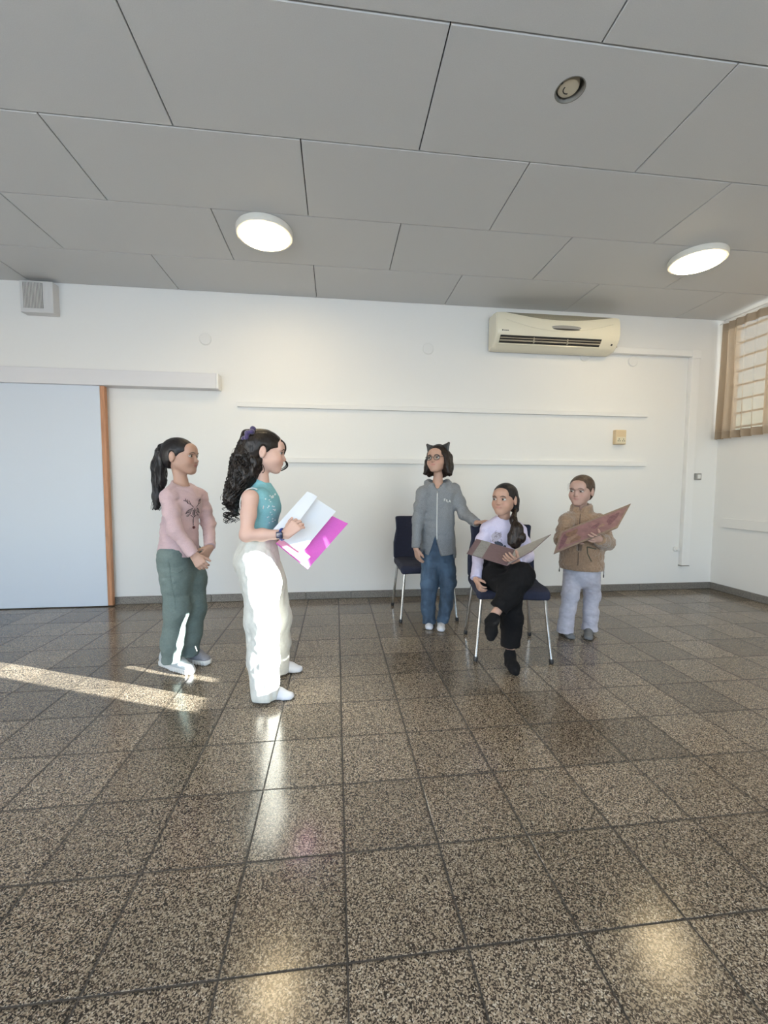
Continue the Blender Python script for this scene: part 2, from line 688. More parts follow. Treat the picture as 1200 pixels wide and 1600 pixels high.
def tile_mesh(w, d):
    bm = bmesh.new()
    g, b = 0.0022, 0.0008
    lo = [bm.verts.new((x, y, -0.006)) for x, y in ((g, g), (w - g, g), (w - g, d - g), (g, d - g))]
    mi = [bm.verts.new((x, y, -b)) for x, y in ((g, g), (w - g, g), (w - g, d - g), (g, d - g))]
    tp = [bm.verts.new((x, y, 0)) for x, y in ((g + b, g + b), (w - g - b, g + b), (w - g - b, d - g - b), (g + b, d - g - b))]
    for a, c in ((lo, mi), (mi, tp)):
        for i in range(4):
            bm.faces.new((a[i], a[(i + 1) % 4], c[(i + 1) % 4], c[i]))
    bm.faces.new(tp)
    bmesh.ops.recalc_face_normals(bm, faces=bm.faces[:])
    me = bpy.data.meshes.new('tile')
    bm.to_mesh(me)
    bm.free()
    me.materials.append(M['tile'])
    return me


tile_meshes = {}
cells = []
for j in range(int(YF / T) - 1, 11):
    for i in range(int(XL / T) - 1, 14):
        x0, y0 = max(i * T, XL), max(j * T, YF)
        x1, y1 = min(i * T + T, XR), min(j * T + T, YB)
        if x1 - x0 < 0.01 or y1 - y0 < 0.01:
            continue
        # in the cone that a visitor standing at the camera's place can see
        yy = (y0 + y1) / 2 - CAM[1]
        xx = (x0 + x1) / 2 - CAM[0]
        inview = yy > 0.72 and -0.83 * yy - 0.45 < xx < 1.16 * yy + 0.45
        cells.append((math.hypot(xx, yy) if inview else 99, x0, y0, x1, y1))
cells.sort()
rest = bmesh.new()
for n, (dist, x0, y0, x1, y1) in enumerate(cells):
    if dist < 50 and n < 300:
        key = (round(x1 - x0, 3), round(y1 - y0, 3))
        if key not in tile_meshes:
            tile_meshes[key] = tile_mesh(*key)
        o = bpy.data.objects.new('tile', tile_meshes[key])
        COL.objects.link(o)
        o.parent = floor
        o.location = (x0, y0, random.uniform(-0.0005, 0.0))
        o.rotation_euler = (random.gauss(0, 0.0008), random.gauss(0, 0.0008), 0)
    else:
        add_box(rest, (x0 + 0.0015, y0 + 0.0015, -0.006), (x1 - 0.0015, y1 - 0.0015, -0.0003))
tag(bm_obj('tile_field', rest, M['tile_rest'], floor), kind='stuff')

# skirting, laid in lengths
for side in ('back', 'right'):
    bb = tag(empty('baseboard_' + side), kind='structure')
    if side == 'back':
        bb.location = (-2.08, YB, 0)
        a, n = [-2.08], 14
        while a[-1] + 0.45 < XR: a.append(a[-1] + 0.44)
        a[-1] = XR - 0.001
        for p, q in zip(a, a[1:]):
            box('skirting_tile', (p + 2.08 + 0.0008, -0.016, 0.0), (q + 2.08 - 0.0008, -0.0005, 0.072), M['skirting'], bb, 0.004)
    else:
        bb.location = (XR, YB, 0)
        y = YB - 0.017
        while y > YF + 0.4:
            box('skirting_tile', (-0.016, y - 0.44 - YB + 0.0008, 0.0), (-0.0005, y - YB - 0.0008, 0.072), M['skirting'], bb, 0.004)
            y -= 0.44

# ceiling: panels in running bond, recessed joints
ceiling = tag(box('ceiling', (XL - 0.15, YF - 0.15, H + 0.055), (XR + 0.2, YB + 0.15, H + 0.2), M['gap']), kind='structure')
PW, PD, X0 = 1.223, 0.602, -0.197
det = (1.010, 0.934)
ylines = [YB, YB - 0.569]
while ylines[-1] > YF: ylines.append(ylines[-1] - PD)
pm = {}
for r, (y1, y0) in enumerate(zip(ylines, ylines[1:])):
    y0 = max(y0, YF)
    off = X0 + (0 if r % 2 == 0 else PW / 2)
    for k in range(-5, 6):
        x0, x1 = max(off + k * PW, XL), min(off + (k + 1) * PW, XR)
        if x1 - x0 < 0.02 or y1 - y0 < 0.02:
            continue
        holed = x0 < det[0] < x1 and y0 < det[1] < y1
        key = (round(x1 - x0, 3), round(y1 - y0, 3))
        if holed or key not in pm:
            w, d = key
            bm = bmesh.new()
            g, b = 0.0028, 0.003
            ring = lambda i, z: [bm.verts.new(p + (z,)) for p in ((i, i), (w - i, i), (w - i, d - i), (i, d - i))]
            A_, B_, C_ = ring(g, 0.012), ring(g, b), ring(g + b, 0.0)
            for p_, q_ in ((A_, B_), (B_, C_)):
                for i in range(4):
                    bm.faces.new((p_[i], p_[(i + 1) % 4], q_[(i + 1) % 4], q_[i]))
            if holed:
                hx, hy = det[0] - x0, det[1] - y0
                hr = [bm.verts.new((hx + 0.062 * math.cos(t * math.pi / 20), hy + 0.062 * math.sin(t * math.pi / 20), 0)) for t in range(40)]
                h2 = [bm.verts.new((v.co.x, v.co.y, 0.003)) for v in hr]
                es = [bm.edges.new((hr[i], hr[(i + 1) % 40])) for i in range(40)]
                es += [bm.edges.get((C_[i], C_[(i + 1) % 4])) for i in range(4)]
                bmesh.ops.triangle_fill(bm, edges=es, use_beauty=True)
                for i in range(40):
                    bm.faces.new((hr[i], hr[(i + 1) % 40], h2[(i + 1) % 40], h2[i]))
            else:
                bm.faces.new(C_)
            bmesh.ops.recalc_face_normals(bm, faces=bm.faces[:])
            me = bpy.data.meshes.new('panel')
            bm.to_mesh(me)
            bm.free()
            me.materials.append(M['ceiling'])
            if not holed:
                pm[key] = me
        else:
            me = pm[key]
        o = bpy.data.objects.new('panel', me)
        COL.objects.link(o)
        o.parent = ceiling
        o.location = (x0, y0, H - 0.008 + random.uniform(-0.0006, 0.0006))

# round smoke detector set in a hole of the ceiling
t = tag(empty('smoke_detector', (det[0], det[1], H - 0.008)), 'round beige smoke detector sunk in a dark hole of the ceiling panel', 'detector')
lathe('ring', [(0.0615, 0.052), (0.0615, 0.0), (0.0645, -0.0015), (0.0600, -0.0015), (0.0590, 0.0), (0.0590, 0.050)], (0, 0, 0), mat('recess_grey', (0.16, 0.155, 0.14), 0.6), t)
lathe('cap', [(0.046, 0.040), (0.046, 0.014), (0.042, 0.008), (0.028, 0.006)], (-0.006, 0.004, 0), mat('aged_beige_plastic', (0.56, 0.50, 0.38), 0.5), t)
bm = bmesh.new()
for an in (40, 65, 92, 118, 142):
    a_ = math.radians(an + 45)
    add_box(bm, (-0.0055, -0.002, 0.0045), (0.0055, 0.002, 0.0065), mtx=Matrix.Translation((-0.006 + 0.021 * math.cos(a_), 0.004 + 0.021 * math.sin(a_), 0)) @ Matrix.Rotation(a_ + math.pi / 2, 4, 'Z'))
bm_obj('slot', bm, M['dark'], t)
lathe('knob', [(0.006, 0.02), (0.006, 0.004), (0.003, 0.002)], (-0.050, -0.020, 0), M['dark'], t, n=12)

# round ceiling lamps
def ceiling_lamp(x, y, label):
    t = tag(empty('ceiling_lamp', (x, y, H - 0.009)), label, 'lamp', 'round ceiling lamps')
    lathe('rim', [(0.186, 0.0), (0.190, -0.008), (0.190, -0.036), (0.184, -0.044), (0.170, -0.044), (0.168, -0.038)], (0, 0, 0), M['lamp_rim'], t, n=64)
    lathe('diffuser', [(0.1675, -0.034), (0.1675, -0.046), (0.160, -0.053), (0.130, -0.059), (0.08, -0.062)], (0, 0, 0), M['lamp'], t, n=64)


ceiling_lamp(-0.505, 2.125, 'lit round white ceiling lamp left of the air conditioner')
ceiling_lamp(2.715, 2.055, 'lit round white ceiling lamp near the curtained window')
ceiling_lamp(-0.505, 0.20, 'lit round white ceiling lamp nearer the camera, above the middle of the floor')
ceiling_lamp(2.715, 0.13, 'lit round white ceiling lamp nearer the camera, by the window side')

# sliding door with its track cover
door = tag(empty('door_1', (-2.045, YB - 0.055, 0)), kind='structure')
box('door_panel', (-1.75, -0.020, 0.008), (-0.040, 0.020, 2.02), M['door'], door, 0.002)
box('door_edge', (-0.0398, -0.018, 0.008), (0.0, 0.022, 2.02), M['wood_edge'], door, 0.002)
cover = tag(empty('trim_1', (-3.99, YB, 1.972)), kind='structure')
box('cover_board', (0.0, -0.108, 0.0), (2.90, -0.0005, 0.135), M['cover'], cover, 0.003)
box('cover_end', (2.9005, -0.110, -0.002), (2.920, -0.0005, 0.137), M['white'], cover, 0.003)

# wooden battens on the walls
tag(box('trim_2', (-0.93, YB - 0.028, 1.832), (3.205, YB - 0.0005, 1.874), M['wall'], bev=0.003), kind='structure')
tag(box('trim_3', (-0.93, YB - 0.028, 1.322), (3.21, YB - 0.0005, 1.372), M['wall'], bev=0.003), kind='structure')
tag(box('trim_4', (XR - 0.020, -2.4, 0.683), (XR - 0.0005, 3.00, 0.783), M['wall'], bev=0.003), kind='structure')

# ------------------------------------------------------------------ things on the back wall
# ventilation box
t = tag(empty('vent_box', (-2.550, YB, 2.570)), 'pale square ventilation box with a grille, high above the sliding door', 'vent')
box('housing', (-0.130, -0.085, 0.0), (0.130, -0.0005, 0.262), M['vent'], t, 0.004)
box('grille_recess', (-0.105, -0.0875, 0.035), (0.050, -0.0853, 0.245), M['dark'], t)
for i in range(14):
    box('slat', (-0.105 + i * 0.0113, -0.0925, 0.034), (-0.105 + i * 0.0113 + 0.0062, -0.0876, 0.246), M['vent'], t)

# round box caps
M['cap'] = mat('cap_plastic', (0.77, 0.76, 0.735), 0.45)
for x, z, lb in ((-1.204, 2.436, 'round white junction cap on the wall above the door track end'), (0.870, 2.437, 'round white junction cap on the wall left of the air conditioner'),
                 (2.490, 2.432, 'round white junction cap under the right end of the air conditioner'), (3.026, 2.400, 'round white junction cap under the cable duct, right of the air conditioner')):
    t = tag(empty('junction_cap', (x, YB, z)), lb, 'junction cap', 'junction caps on the wall')
    lathe('cap_disc', [(0.052, 0.0005), (0.052, 0.004), (0.047, 0.008), (0.020, 0.009)], (0, 0, 0), M['cap'], t, axis=(0, -1, 0))
    lathe('cap_rim', [(0.056, 0.0004), (0.056, 0.003), (0.0525, 0.003), (0.0525, 0.0004)], (0, 0, 0), M['plate'], t, axis=(0, -1, 0))

# air conditioner
ac = tag(empty('air_conditioner', (2.100, YB, 2.430)), 'cream wall air conditioner with a grey curved intake, high on the back wall', 'air conditioner')
AW = 0.628
prof = [(-0.014, 0.322), (-0.155, 0.322), (-0.195, 0.311), (-0.212, 0.280), (-0.222, 0.215), (-0.222, 0.150), (-0.212, 0.105), (-0.190, 0.072), (-0.158, 0.035), (-0.120, 0.008), (-0.06, 0.0), (-0.014, 0.0)]


def ac_shell(name, xs, prof, m, parent):
    """profile swept along x; xs: list of (x, scale toward the wall)"""
    bm = bmesh.new()
    rings = [[bm.verts.new((x, y * s - 0.0005, 0.168 + (z - 0.168) * (0.5 + 0.5 * s))) for y, z in prof] for x, s in xs]
    for a, b in zip(rings, rings[1:]):
        for i in range(len(prof) - 1):
            bm.faces.new((a[i], a[i + 1], b[i + 1], b[i]))
    bm.faces.new(rings[0])
    bm.faces.new(rings[-1][::-1])
    return bm_obj(name, bm, m, parent, True, angle=0.5)


ac_shell('body', [(-AW, 0.90), (-AW + 0.012, 0.97), (-AW + 0.05, 1.0), (0, 1.0), (AW - 0.05, 1.0), (AW - 0.012, 0.97), (AW, 0.90)], prof, M['ac'], ac)


def ac_y(z, bulge=0.0):
    for (y0, z0), (y1, z1) in zip(prof[2:], prof[3:]):
        if z1 <= z <= z0:
            return y0 + (y1 - y0) * (z0 - z) / (z0 - z1) - 0.0005 - bulge
    return -0.2


def ac_patch(name, f_lo, f_hi, x0, x1, m, off=0.003, n=40, rows=6):
    bm = bmesh.new()
    P = []
    for i in range(n + 1):
        x = x0 + (x1 - x0) * i / n
        a, b = f_lo(x), f_hi(x)
        P.append([bm.verts.new((x, ac_y(a + (b - a) * r / rows, off), a + (b - a) * r / rows)) for r in range(rows + 1)])
    for p, q in zip(P, P[1:]):
        for r in range(rows):
            bm.faces.new((p[r], q[r], q[r + 1], p[r + 1]))
    return bm_obj(name, bm, m, ac, True)


box('mount_plate', (-0.55, -0.0145, 0.15), (0.55, -0.0005, 0.30), M['grey'], ac)
# intake mesh: deepest in the middle, running out at both ends; the brow of the front panel below it
ac_patch('intake_mesh', lambda x: 0.308 - 0.058 * max(0.0, 1 - (x / 0.54) ** 2), lambda x: 0.3105, -0.535, 0.535, M['ac_grey'], 0.0015)
bm = bmesh.new()
add_tube(bm, [(x / 50, ac_y(0.308 - 0.058 * (1 - (x / 27) ** 2), 0.001), 0.308 - 0.058 * (1 - (x / 27) ** 2) - 0.002) for x in range(-27, 28)], 0.004, 6)
bm_obj('panel_brow', bm, M['ac'], ac, True)
bm = bmesh.new()
add_tube(bm, [(x / 50, ac_y(0.150 + 0.00012 * x * x, -0.001), 0.150 + 0.00012 * x * x) for x in range(-27, 28)], 0.004, 6)
bm_obj('panel_ridge', bm, M['ac'], ac, True)
ac_patch('display_window', lambda x: 0.186 - 0.021 * math.sqrt(max(0, 1 - ((x - 0.06) / 0.15) ** 2)), lambda x: 0.186 + 0.019 * math.sqrt(max(0, 1 - ((x - 0.06) / 0.15) ** 2)), -0.09, 0.21, M['grey'], 0.003)
ac_patch('display_rim', lambda x: 0.171 - 0.012 * math.sqrt(max(0, 1 - ((x - 0.06) / 0.14) ** 2)), lambda x: 0.171 + 0.004 * math.sqrt(max(0, 1 - ((x - 0.06) / 0.14) ** 2)), -0.08, 0.20, M['dark'], 0.0045)
# outlet slot and vanes
ac_patch('outlet_slot', lambda x: 0.040, lambda x: 0.098, -0.585, 0.435, M['dark'], 0.001)
for zz, nm in ((0.060, 'vane'), (0.080, 'vane')):
    box(nm, (-0.583, ac_y(zz) - 0.012, zz - 0.007), (0.432, ac_y(zz) + 0.004, zz + (0.003 if zz < 0.07 else -0.001)), M['louver'], ac, 0.002)
for x in (-0.25, 0.09):
    box('vane_holder', (x - 0.004, ac_y(0.07) - 0.014, 0.040), (x + 0.004, ac_y(0.07) + 0.004, 0.094), M['louver'], ac)
box('lower_lip', (-0.590, ac_y(0.036) - 0.004, 0.028), (0.440, ac_y(0.036) + 0.006, 0.040), M['ac'], ac, 0.003)
lathe('receiver', [(0.0095, 0.0), (0.0095, 0.003), (0.004, 0.004)], (0.555, ac_y(0.060) - 0.001, 0.060), M['dark'], ac, axis=(0, -0.8, -0.6), n=16)
bm = bmesh.new()
for i, (dx, w_) in enumerate(((0, .012), (.020, .006), (.029, .007), (.039, .006), (.048, .007), (.058, .006))):
    add_box(bm, (-0.575 + dx, ac_y(0.138) - 0.001, 0.132), (-0.575 + dx + w_, ac_y(0.138) + 0.001, 0.132 + (0.011 if i == 0 else 0.009)))
bm_obj('maker_mark', bm, M['dark'], ac)
tube('drain_hose', round_path([(AW - 0.004, -0.10, 0.17), (AW + 0.035, -0.10, 0.18), (AW + 0.025, -0.09, 0.11), (AW + 0.055, -0.08, 0.075)], 0.02), 0.007, M['louver'], ac)

# cable duct from the air conditioner down the wall
du = tag(empty('cable_duct', (3.70, YB, 0.27)), 'white cable duct running from the air conditioner down to the skirting', 'duct')
box('top_run', (-0.945, -0.055, 2.19), (0.045, -0.0005, 2.25), M['white'], du, 0.003)
box('down_run', (-0.045, -0.050, 0.0), (0.045, -0.0005, 2.1895), M['white'], du, 0.003)
box('corner_piece', (-0.050, -0.060, 2.17), (0.050, -0.0505, 2.255), M['white'], du, 0.003)
box('joint_cover', (-0.048, -0.0535, 0.44), (0.048, -0.0502, 0.50), M['white'], du, 0.001)
box('end_cap', (-0.046, -0.052, -0.012), (0.046, -0.0005, -0.0005), M['grey'], du, 0.002)
t = tag(empty('pipe_cap', (3.615, YB, 0.44)), 'small round white pipe cap beside the foot of the cable duct', 'cap')
lathe('collar', [(0.030, 0.0005), (0.030, 0.018), (0.026, 0.022)], (0, 0, 0), M['plate'], t, axis=(0, -1, 0), n=20)
lathe('plug', [(0.020, 0.022), (0.020, 0.038), (0.015, 0.044)], (0, 0, 0), M['plate'], t, axis=(0, -1, 0), n=20)

# sockets and switches
t = tag(empty('wall_socket', (2.892, YB, 1.545)), 'old beige double wall socket box at the end of the wall rails', 'socket')
box('socket_box', (-0.056, -0.050, 0.0), (0.060, -0.0005, 0.148), M['beige'], t, 0.006, 2)
box('face_plate', (-0.048, -0.0535, 0.010), (0.052, -0.0502, 0.075), mat('ivory_plastic', (0.74, 0.66, 0.48), 0.4), t, 0.002)
for cx in (-0.022, 0.028):
    for q, (dx, dz) in enumerate(((-0.010, 0.0), (0.010, 0.0), (0.0, 0.018))):
        box('socket_hole', (cx + dx - 0.0045, -0.0545, 0.034 + dz - 0.0045), (cx + dx + 0.0045, -0.0536, 0.034 + dz + 0.0045), M['dark'], t)
t = tag(empty('light_switch', (3.828, YB, 1.185)), 'small grey switch plate beside the cable duct', 'switch')
box('switch_plate', (-0.035, -0.022, 0.0), (0.035, -0.0005, 0.07), M['grey'], t, 0.003)
box('rocker', (-0.016, -0.028, 0.014), (0.020, -0.0222, 0.056), M['plate'], t, 0.002)
t = tag(empty('wall_outlet', (-1.207, YB, 0.735)), 'flat white wall outlet behind the girl in the pink shirt', 'outlet')
box('outlet_plate', (-0.045, -0.012, 0.0), (0.045, -0.0005, 0.085), M['plate'], t, 0.004)
box('outlet_insert', (-0.025, -0.015, 0.020), (0.025, -0.0122, 0.065), M['cap'], t, 0.002)

# ------------------------------------------------------------------ windows and curtains
def glass_mat():
    m = bpy.data.materials.new('window_glass')
    m.use_nodes = True
    t = m.node_tree
    b = t.nodes['Principled BSDF']
    t.nodes.remove(b)
    a = t.nodes.new('ShaderNodeBsdfTransparent')
    a.inputs[0].default_value = (0.93, 0.95, 0.94, 1)
    g = t.nodes.new('ShaderNodeBsdfGlossy')
    g.inputs['Roughness'].default_value = 0.02
    x = t.nodes.new('ShaderNodeMixShader')
    x.inputs[0].default_value = 0.06
    t.links.new(a.outputs[0], x.inputs[1])
    t.links.new(g.outputs[0], x.inputs[2])
    t.links.new(x.outputs[0], t.nodes['Material Output'].inputs[0])
    return m


def cloth_mat(name, color, trans, see):
    m = bpy.data.materials.new(name)
    m.use_nodes = True
    t = m.node_tree
    t.nodes.remove(t.nodes['Principled BSDF'])
    d = t.nodes.new('ShaderNodeBsdfDiffuse')
    d.inputs[0].default_value = (*color, 1)
    l = t.nodes.new('ShaderNodeBsdfTranslucent')
    l.inputs[0].default_value = (*color, 1)
    p = t.nodes.new('ShaderNodeBsdfTransparent')
    p.inputs[0].default_value = (0.98, 0.86, 0.70, 1)
    x1 = t.nodes.new('ShaderNodeMixShader')
    x1.inputs[0].default_value = trans
    x2 = t.nodes.new('ShaderNodeMixShader')
    x2.inputs[0].default_value = see
    t.links.new(d.outputs[0], x1.inputs[1])
    t.links.new(l.outputs[0], x1.inputs[2])
    t.links.new(x1.outputs[0], x2.inputs[1])
    t.links.new(p.outputs[0], x2.inputs[2])
    t.links.new(x2.outputs[0], t.nodes['Material Output'].inputs[0])
    return m


M['glass'] = glass_mat()
M['sheer'] = cloth_mat('curtain_cloth', (0.36, 0.29, 0.22), 0.32, 0.12)
M['hem'] = cloth_mat('curtain_hem', (0.34, 0.27, 0.20), 0.05, 0.0)


def window(name, y0, y1, z0, z1, mull, bars):
    w = tag(empty(name, (XR + 0.09, (y0 + y1) / 2, z0)), kind='structure')
    c = (y0 + y1) / 2
    h = z1 - z0
    box('window_frame', (-0.025, y0 - c, 0), (0.025, y1 - c, 0.035), M['alu'], w)
    box('window_frame', (-0.025, y0 - c, h - 0.035), (0.025, y1 - c, h), M['alu'], w)
    for a in (y0 - c, y1 - c - 0.035):
        box('window_frame', (-0.025, a, 0.036), (0.025, a + 0.035, h - 0.036), M['alu'], w)
    ys = [y0 - c + 0.035] + mull + [y1 - c - 0.035]
    for m_ in mull:
        box('mullion', (-0.02, m_ - 0.02, 0.036), (0.02, m_ + 0.02, h - 0.036), M['alu'], w)
    for a, b in zip(ys, ys[1:]):
        box('pane', (-0.003, a + 0.02, 0.036), (0.003, b - 0.02, h - 0.036), M['glass'], w)
    for zb in bars:
        box('bar', (0.026, y0 - c, zb - 0.009), (0.042, y1 - c, zb + 0.009), M['grey'], w)


window('window_1', *WIN1, [-0.74 + 0.37 * k for k in range(5)], [0.08 + 0.145 * k for k in range(8)])
window('window_2', *WIN2, [], [])
box('window_sill', (-0.25, -0.70, -0.02), (0.03, 0.70, -0.001), M['white'], bpy.data.objects['window_2'])


def curtain(x, y0, y1, z0, z1, label, seed, heavy=False, amp=0.030):
    t = tag(empty('curtain', (x, (y0 + y1) / 2, z1)), label, 'curtain')
    rnd = random.Random(seed)
    n = int(abs(y1 - y0) / 0.008)
    ph = 0.0
    xs = []
    for i in range(n + 1):
        ph += 2 * math.pi * 0.008 / (0.085 + 0.030 * math.sin(i * 0.045 + seed))
        xs.append(ph)
    c = (y0 + y1) / 2

    def strip(name, za, zb, m, rows, ampf, off=0.0):
        bm = bmesh.new()
        G = []
        for r in range(rows + 1):
            z = za + (zb - za) * r / rows
            k = (z1 - z) / (z1 - z0)
            row = []
            for i in range(n + 1):
                y = y0 + (y1 - y0) * i / n - c
                a = amp * ampf(z)
                row.append(bm.verts.new((a * math.sin(xs[i] + 0.25 * math.sin(3 * k + i * 0.02)) + off + 0.006 * math.sin(i * 0.11 + 4 * k), y + 0.004 * math.sin(xs[i] * 2), z - z1)))
            G.append(row)
        for p, q in zip(G, G[1:]):
            for i in range(n):
                bm.faces.new((p[i], p[i + 1], q[i + 1], q[i]))
        return bm_obj(name, bm, m, t, True)
    strip('cloth', z0 + 0.081, z1 - 0.081, M['hem'] if heavy else M['sheer'], 24, lambda z: 0.55 + 0.6 * (z1 - z) / (z1 - z0))
    strip('hem_band', z0, z0 + 0.0805, M['hem'], 4, lambda z: 1.15, 0.001)
    strip('header_tape', z1 - 0.0805, z1, M['hem'], 4, lambda z: 0.55, 0.001)
    return t


curtain(XR - 0.065, 0.70, 3.085, 1.612, 2.800, 'sheer brown pleated curtain over the barred window on the right', 3)
# the next window toward the camera: two drawn curtains with a gap that lets the low sun in
SX = XR - 0.03
curtain(SX, -1.38, -0.830, 0.86, 1.75, 'heavier brown curtain drawn across the near part of the low window', 5, True, 0.008)
curtain(SX, -0.570, -0.470, 1.30, 1.75, 'short piece of brown curtain added in the low window to trim the sun beam', 6, True, 0.008)  # unseen short piece, added to shape the low sun beam
curtain(SX, -0.470, 0.30, 0.86, 1.75, 'heavier brown curtain drawn across the far part of the low window', 7, True, 0.008)
r = tag(tube('curtain_rail', [(SX, -1.45, 1.76), (SX, 0.4, 1.76)], 0.006, M['white']), 'white rail above the low window with the drawn curtains', 'curtain rail')
# the wing of the building outside that keeps the low sun off the barred window
tag(box('wall_sun_block', (XR + 0.9, 0.32, -0.1), (XR + 9.0, 0.52, 4.2), M['wall']), kind='structure')
r = tag(tube('curtain_rail', [(XR - 0.065, 0.6, 2.808), (XR - 0.065, 3.10, 2.808)], 0.006, M['white']), 'thin white rail from which the sheer brown curtain hangs', 'curtain rail')

# ------------------------------------------------------------------ chairs
def make_chair(loc, rz, label):
    t = tag(empty('chair', loc, rz), label, 'chair', 'navy chairs with chrome legs')
    # seat: a padded slab with a rolled front edge (the front is -y)
    S = Sdf(0.006)
    nz = lambda x, y, z: np.maximum(np.maximum(np.abs(x) - 0.215 + 0.02 * np.clip((y + 0.2) / -0.4 + 0.5, 0, 1), np.abs(y) - 0.215), np.abs(z - 0.440 + 0.5 * np.maximum(-y - 0.12, 0) ** 2 * 4) - 0.020)
    S.func(lambda x, y, z: np.sqrt(np.maximum(np.abs(x) - 0.205, 0) ** 2 + np.maximum(np.abs(y) - 0.205, 0) ** 2 + np.maximum(np.abs(z - 0.432 + 1.6 * np.maximum(-y - 0.14, 0) ** 2) - 0.008, 0) ** 2) - 0.026, (-0.24, -0.24, 0.38), (0.24, 0.24, 0.48))
    S.disp(lambda P: 0.003 * vnoise(P * A((14, 14, 9)), 5))
    S.obj('seat', M['navy'], t, (0, 0, 0))
    S = Sdf(0.006)

    def back(x, y, z):
        w = 0.232 - 0.024 * np.clip((z - 0.60) / 0.12, 0, 1) + 0.006 * np.clip((z - 0.76) / 0.06, 0, 1)
        yc = 0.212 + 0.10 * (z - 0.46) - 0.7 * x * x
        return np.sqrt(np.maximum(np.abs(x) - w + 0.012, 0) ** 2 + np.maximum(np.abs(z - 0.645) - 0.172, 0) ** 2 + np.maximum(np.abs(y - yc) - 0.006, 0) ** 2) - 0.016
    S.func(back, (-0.26, 0.12, 0.44), (0.26, 0.30, 0.85))
    S.disp(lambda P: 0.0025 * vnoise(P * A((12, 9, 14)), 9))
    S.obj('backrest', M['navy'], t, (0, 0, 0))
    bm = bmesh.new()
    for s in (-1, 1):
        add_tube(bm, round_path([(s * 0.195, -0.19, 0.402), (s * 0.195, 0.19, 0.402)], 0.02), 0.0105, 10)
        add_tube(bm, round_path([(s * 0.185, 0.16, 0.402), (s * 0.185, 0.232, 0.43), (s * 0.175, 0.262, 0.70)], 0.05), 0.0100, 10)
    for y in (-0.15, 0.15):
        add_tube(bm, [(-0.195, y, 0.402), (0.195, y, 0.402)], 0.009, 10)
    bm_obj('seat_frame', bm, M['chrome'], t, True)
    for sx in (-1, 1):
        for sy in (-1, 1):
            foot = Vector((sx * 0.236, sy * 0.243, 0.0))
            top = Vector((sx * 0.197, sy * 0.198, 0.404))
            d = (top - foot).normalized()
            lg = tube('leg', [foot + d * 0.018, top], 0.0112, M['chrome'], t, 12)
            bm = bmesh.new()
            add_tube(bm, [foot + Vector((0, 0, 0.0005)), foot + d * 0.006, foot + d * 0.026, foot + d * 0.030], [0.013, 0.0145, 0.0145, 0.0125], 12)
            bm_obj('rubber_foot', bm, M['black'], lg, True, angle=0.8)
    return t


make_chair((0.728, 2.575, 0), 0.0, 'empty navy chair with chrome legs behind the girl with cat ears')
make_chair((1.128, 1.760, 0), math.radians(-10.5), 'navy chair with chrome legs that the dark-trousered girl sits on')

# ------------------------------------------------------------------ people
UP = A((0, 0, 1))
M['skin'] = mat('skin', (0.6, 0.4, 0.3), 0.5, attr='Col', spec=0.35)
M['eye'] = mat('eye', (0.8, 0.8, 0.8), 0.2, attr='Col')
M['brow'] = mat('brow_hair', (0.030, 0.020, 0.014), 0.7)
M['lash'] = mat('lash_line', (0.020, 0.013, 0.010), 0.6)
M['mouth'] = mat('mouth_line', (0.20, 0.060, 0.050), 0.6)


def frame(yaw_dir, pitch=0.0, roll=0.0):
    """forward, left, up of a head that looks along yaw_dir (x, y); pitch > 0 looks down"""
    f = nrm((yaw_dir[0], yaw_dir[1], 0))
    l = np.cross(UP, f)
    f2 = f * math.cos(pitch) - UP * math.sin(pitch)
    u = np.cross(f2, l)
    l2 = l * math.cos(roll) + u * math.sin(roll)
    u2 = np.cross(f2, l2)
    return f2, l2, u2


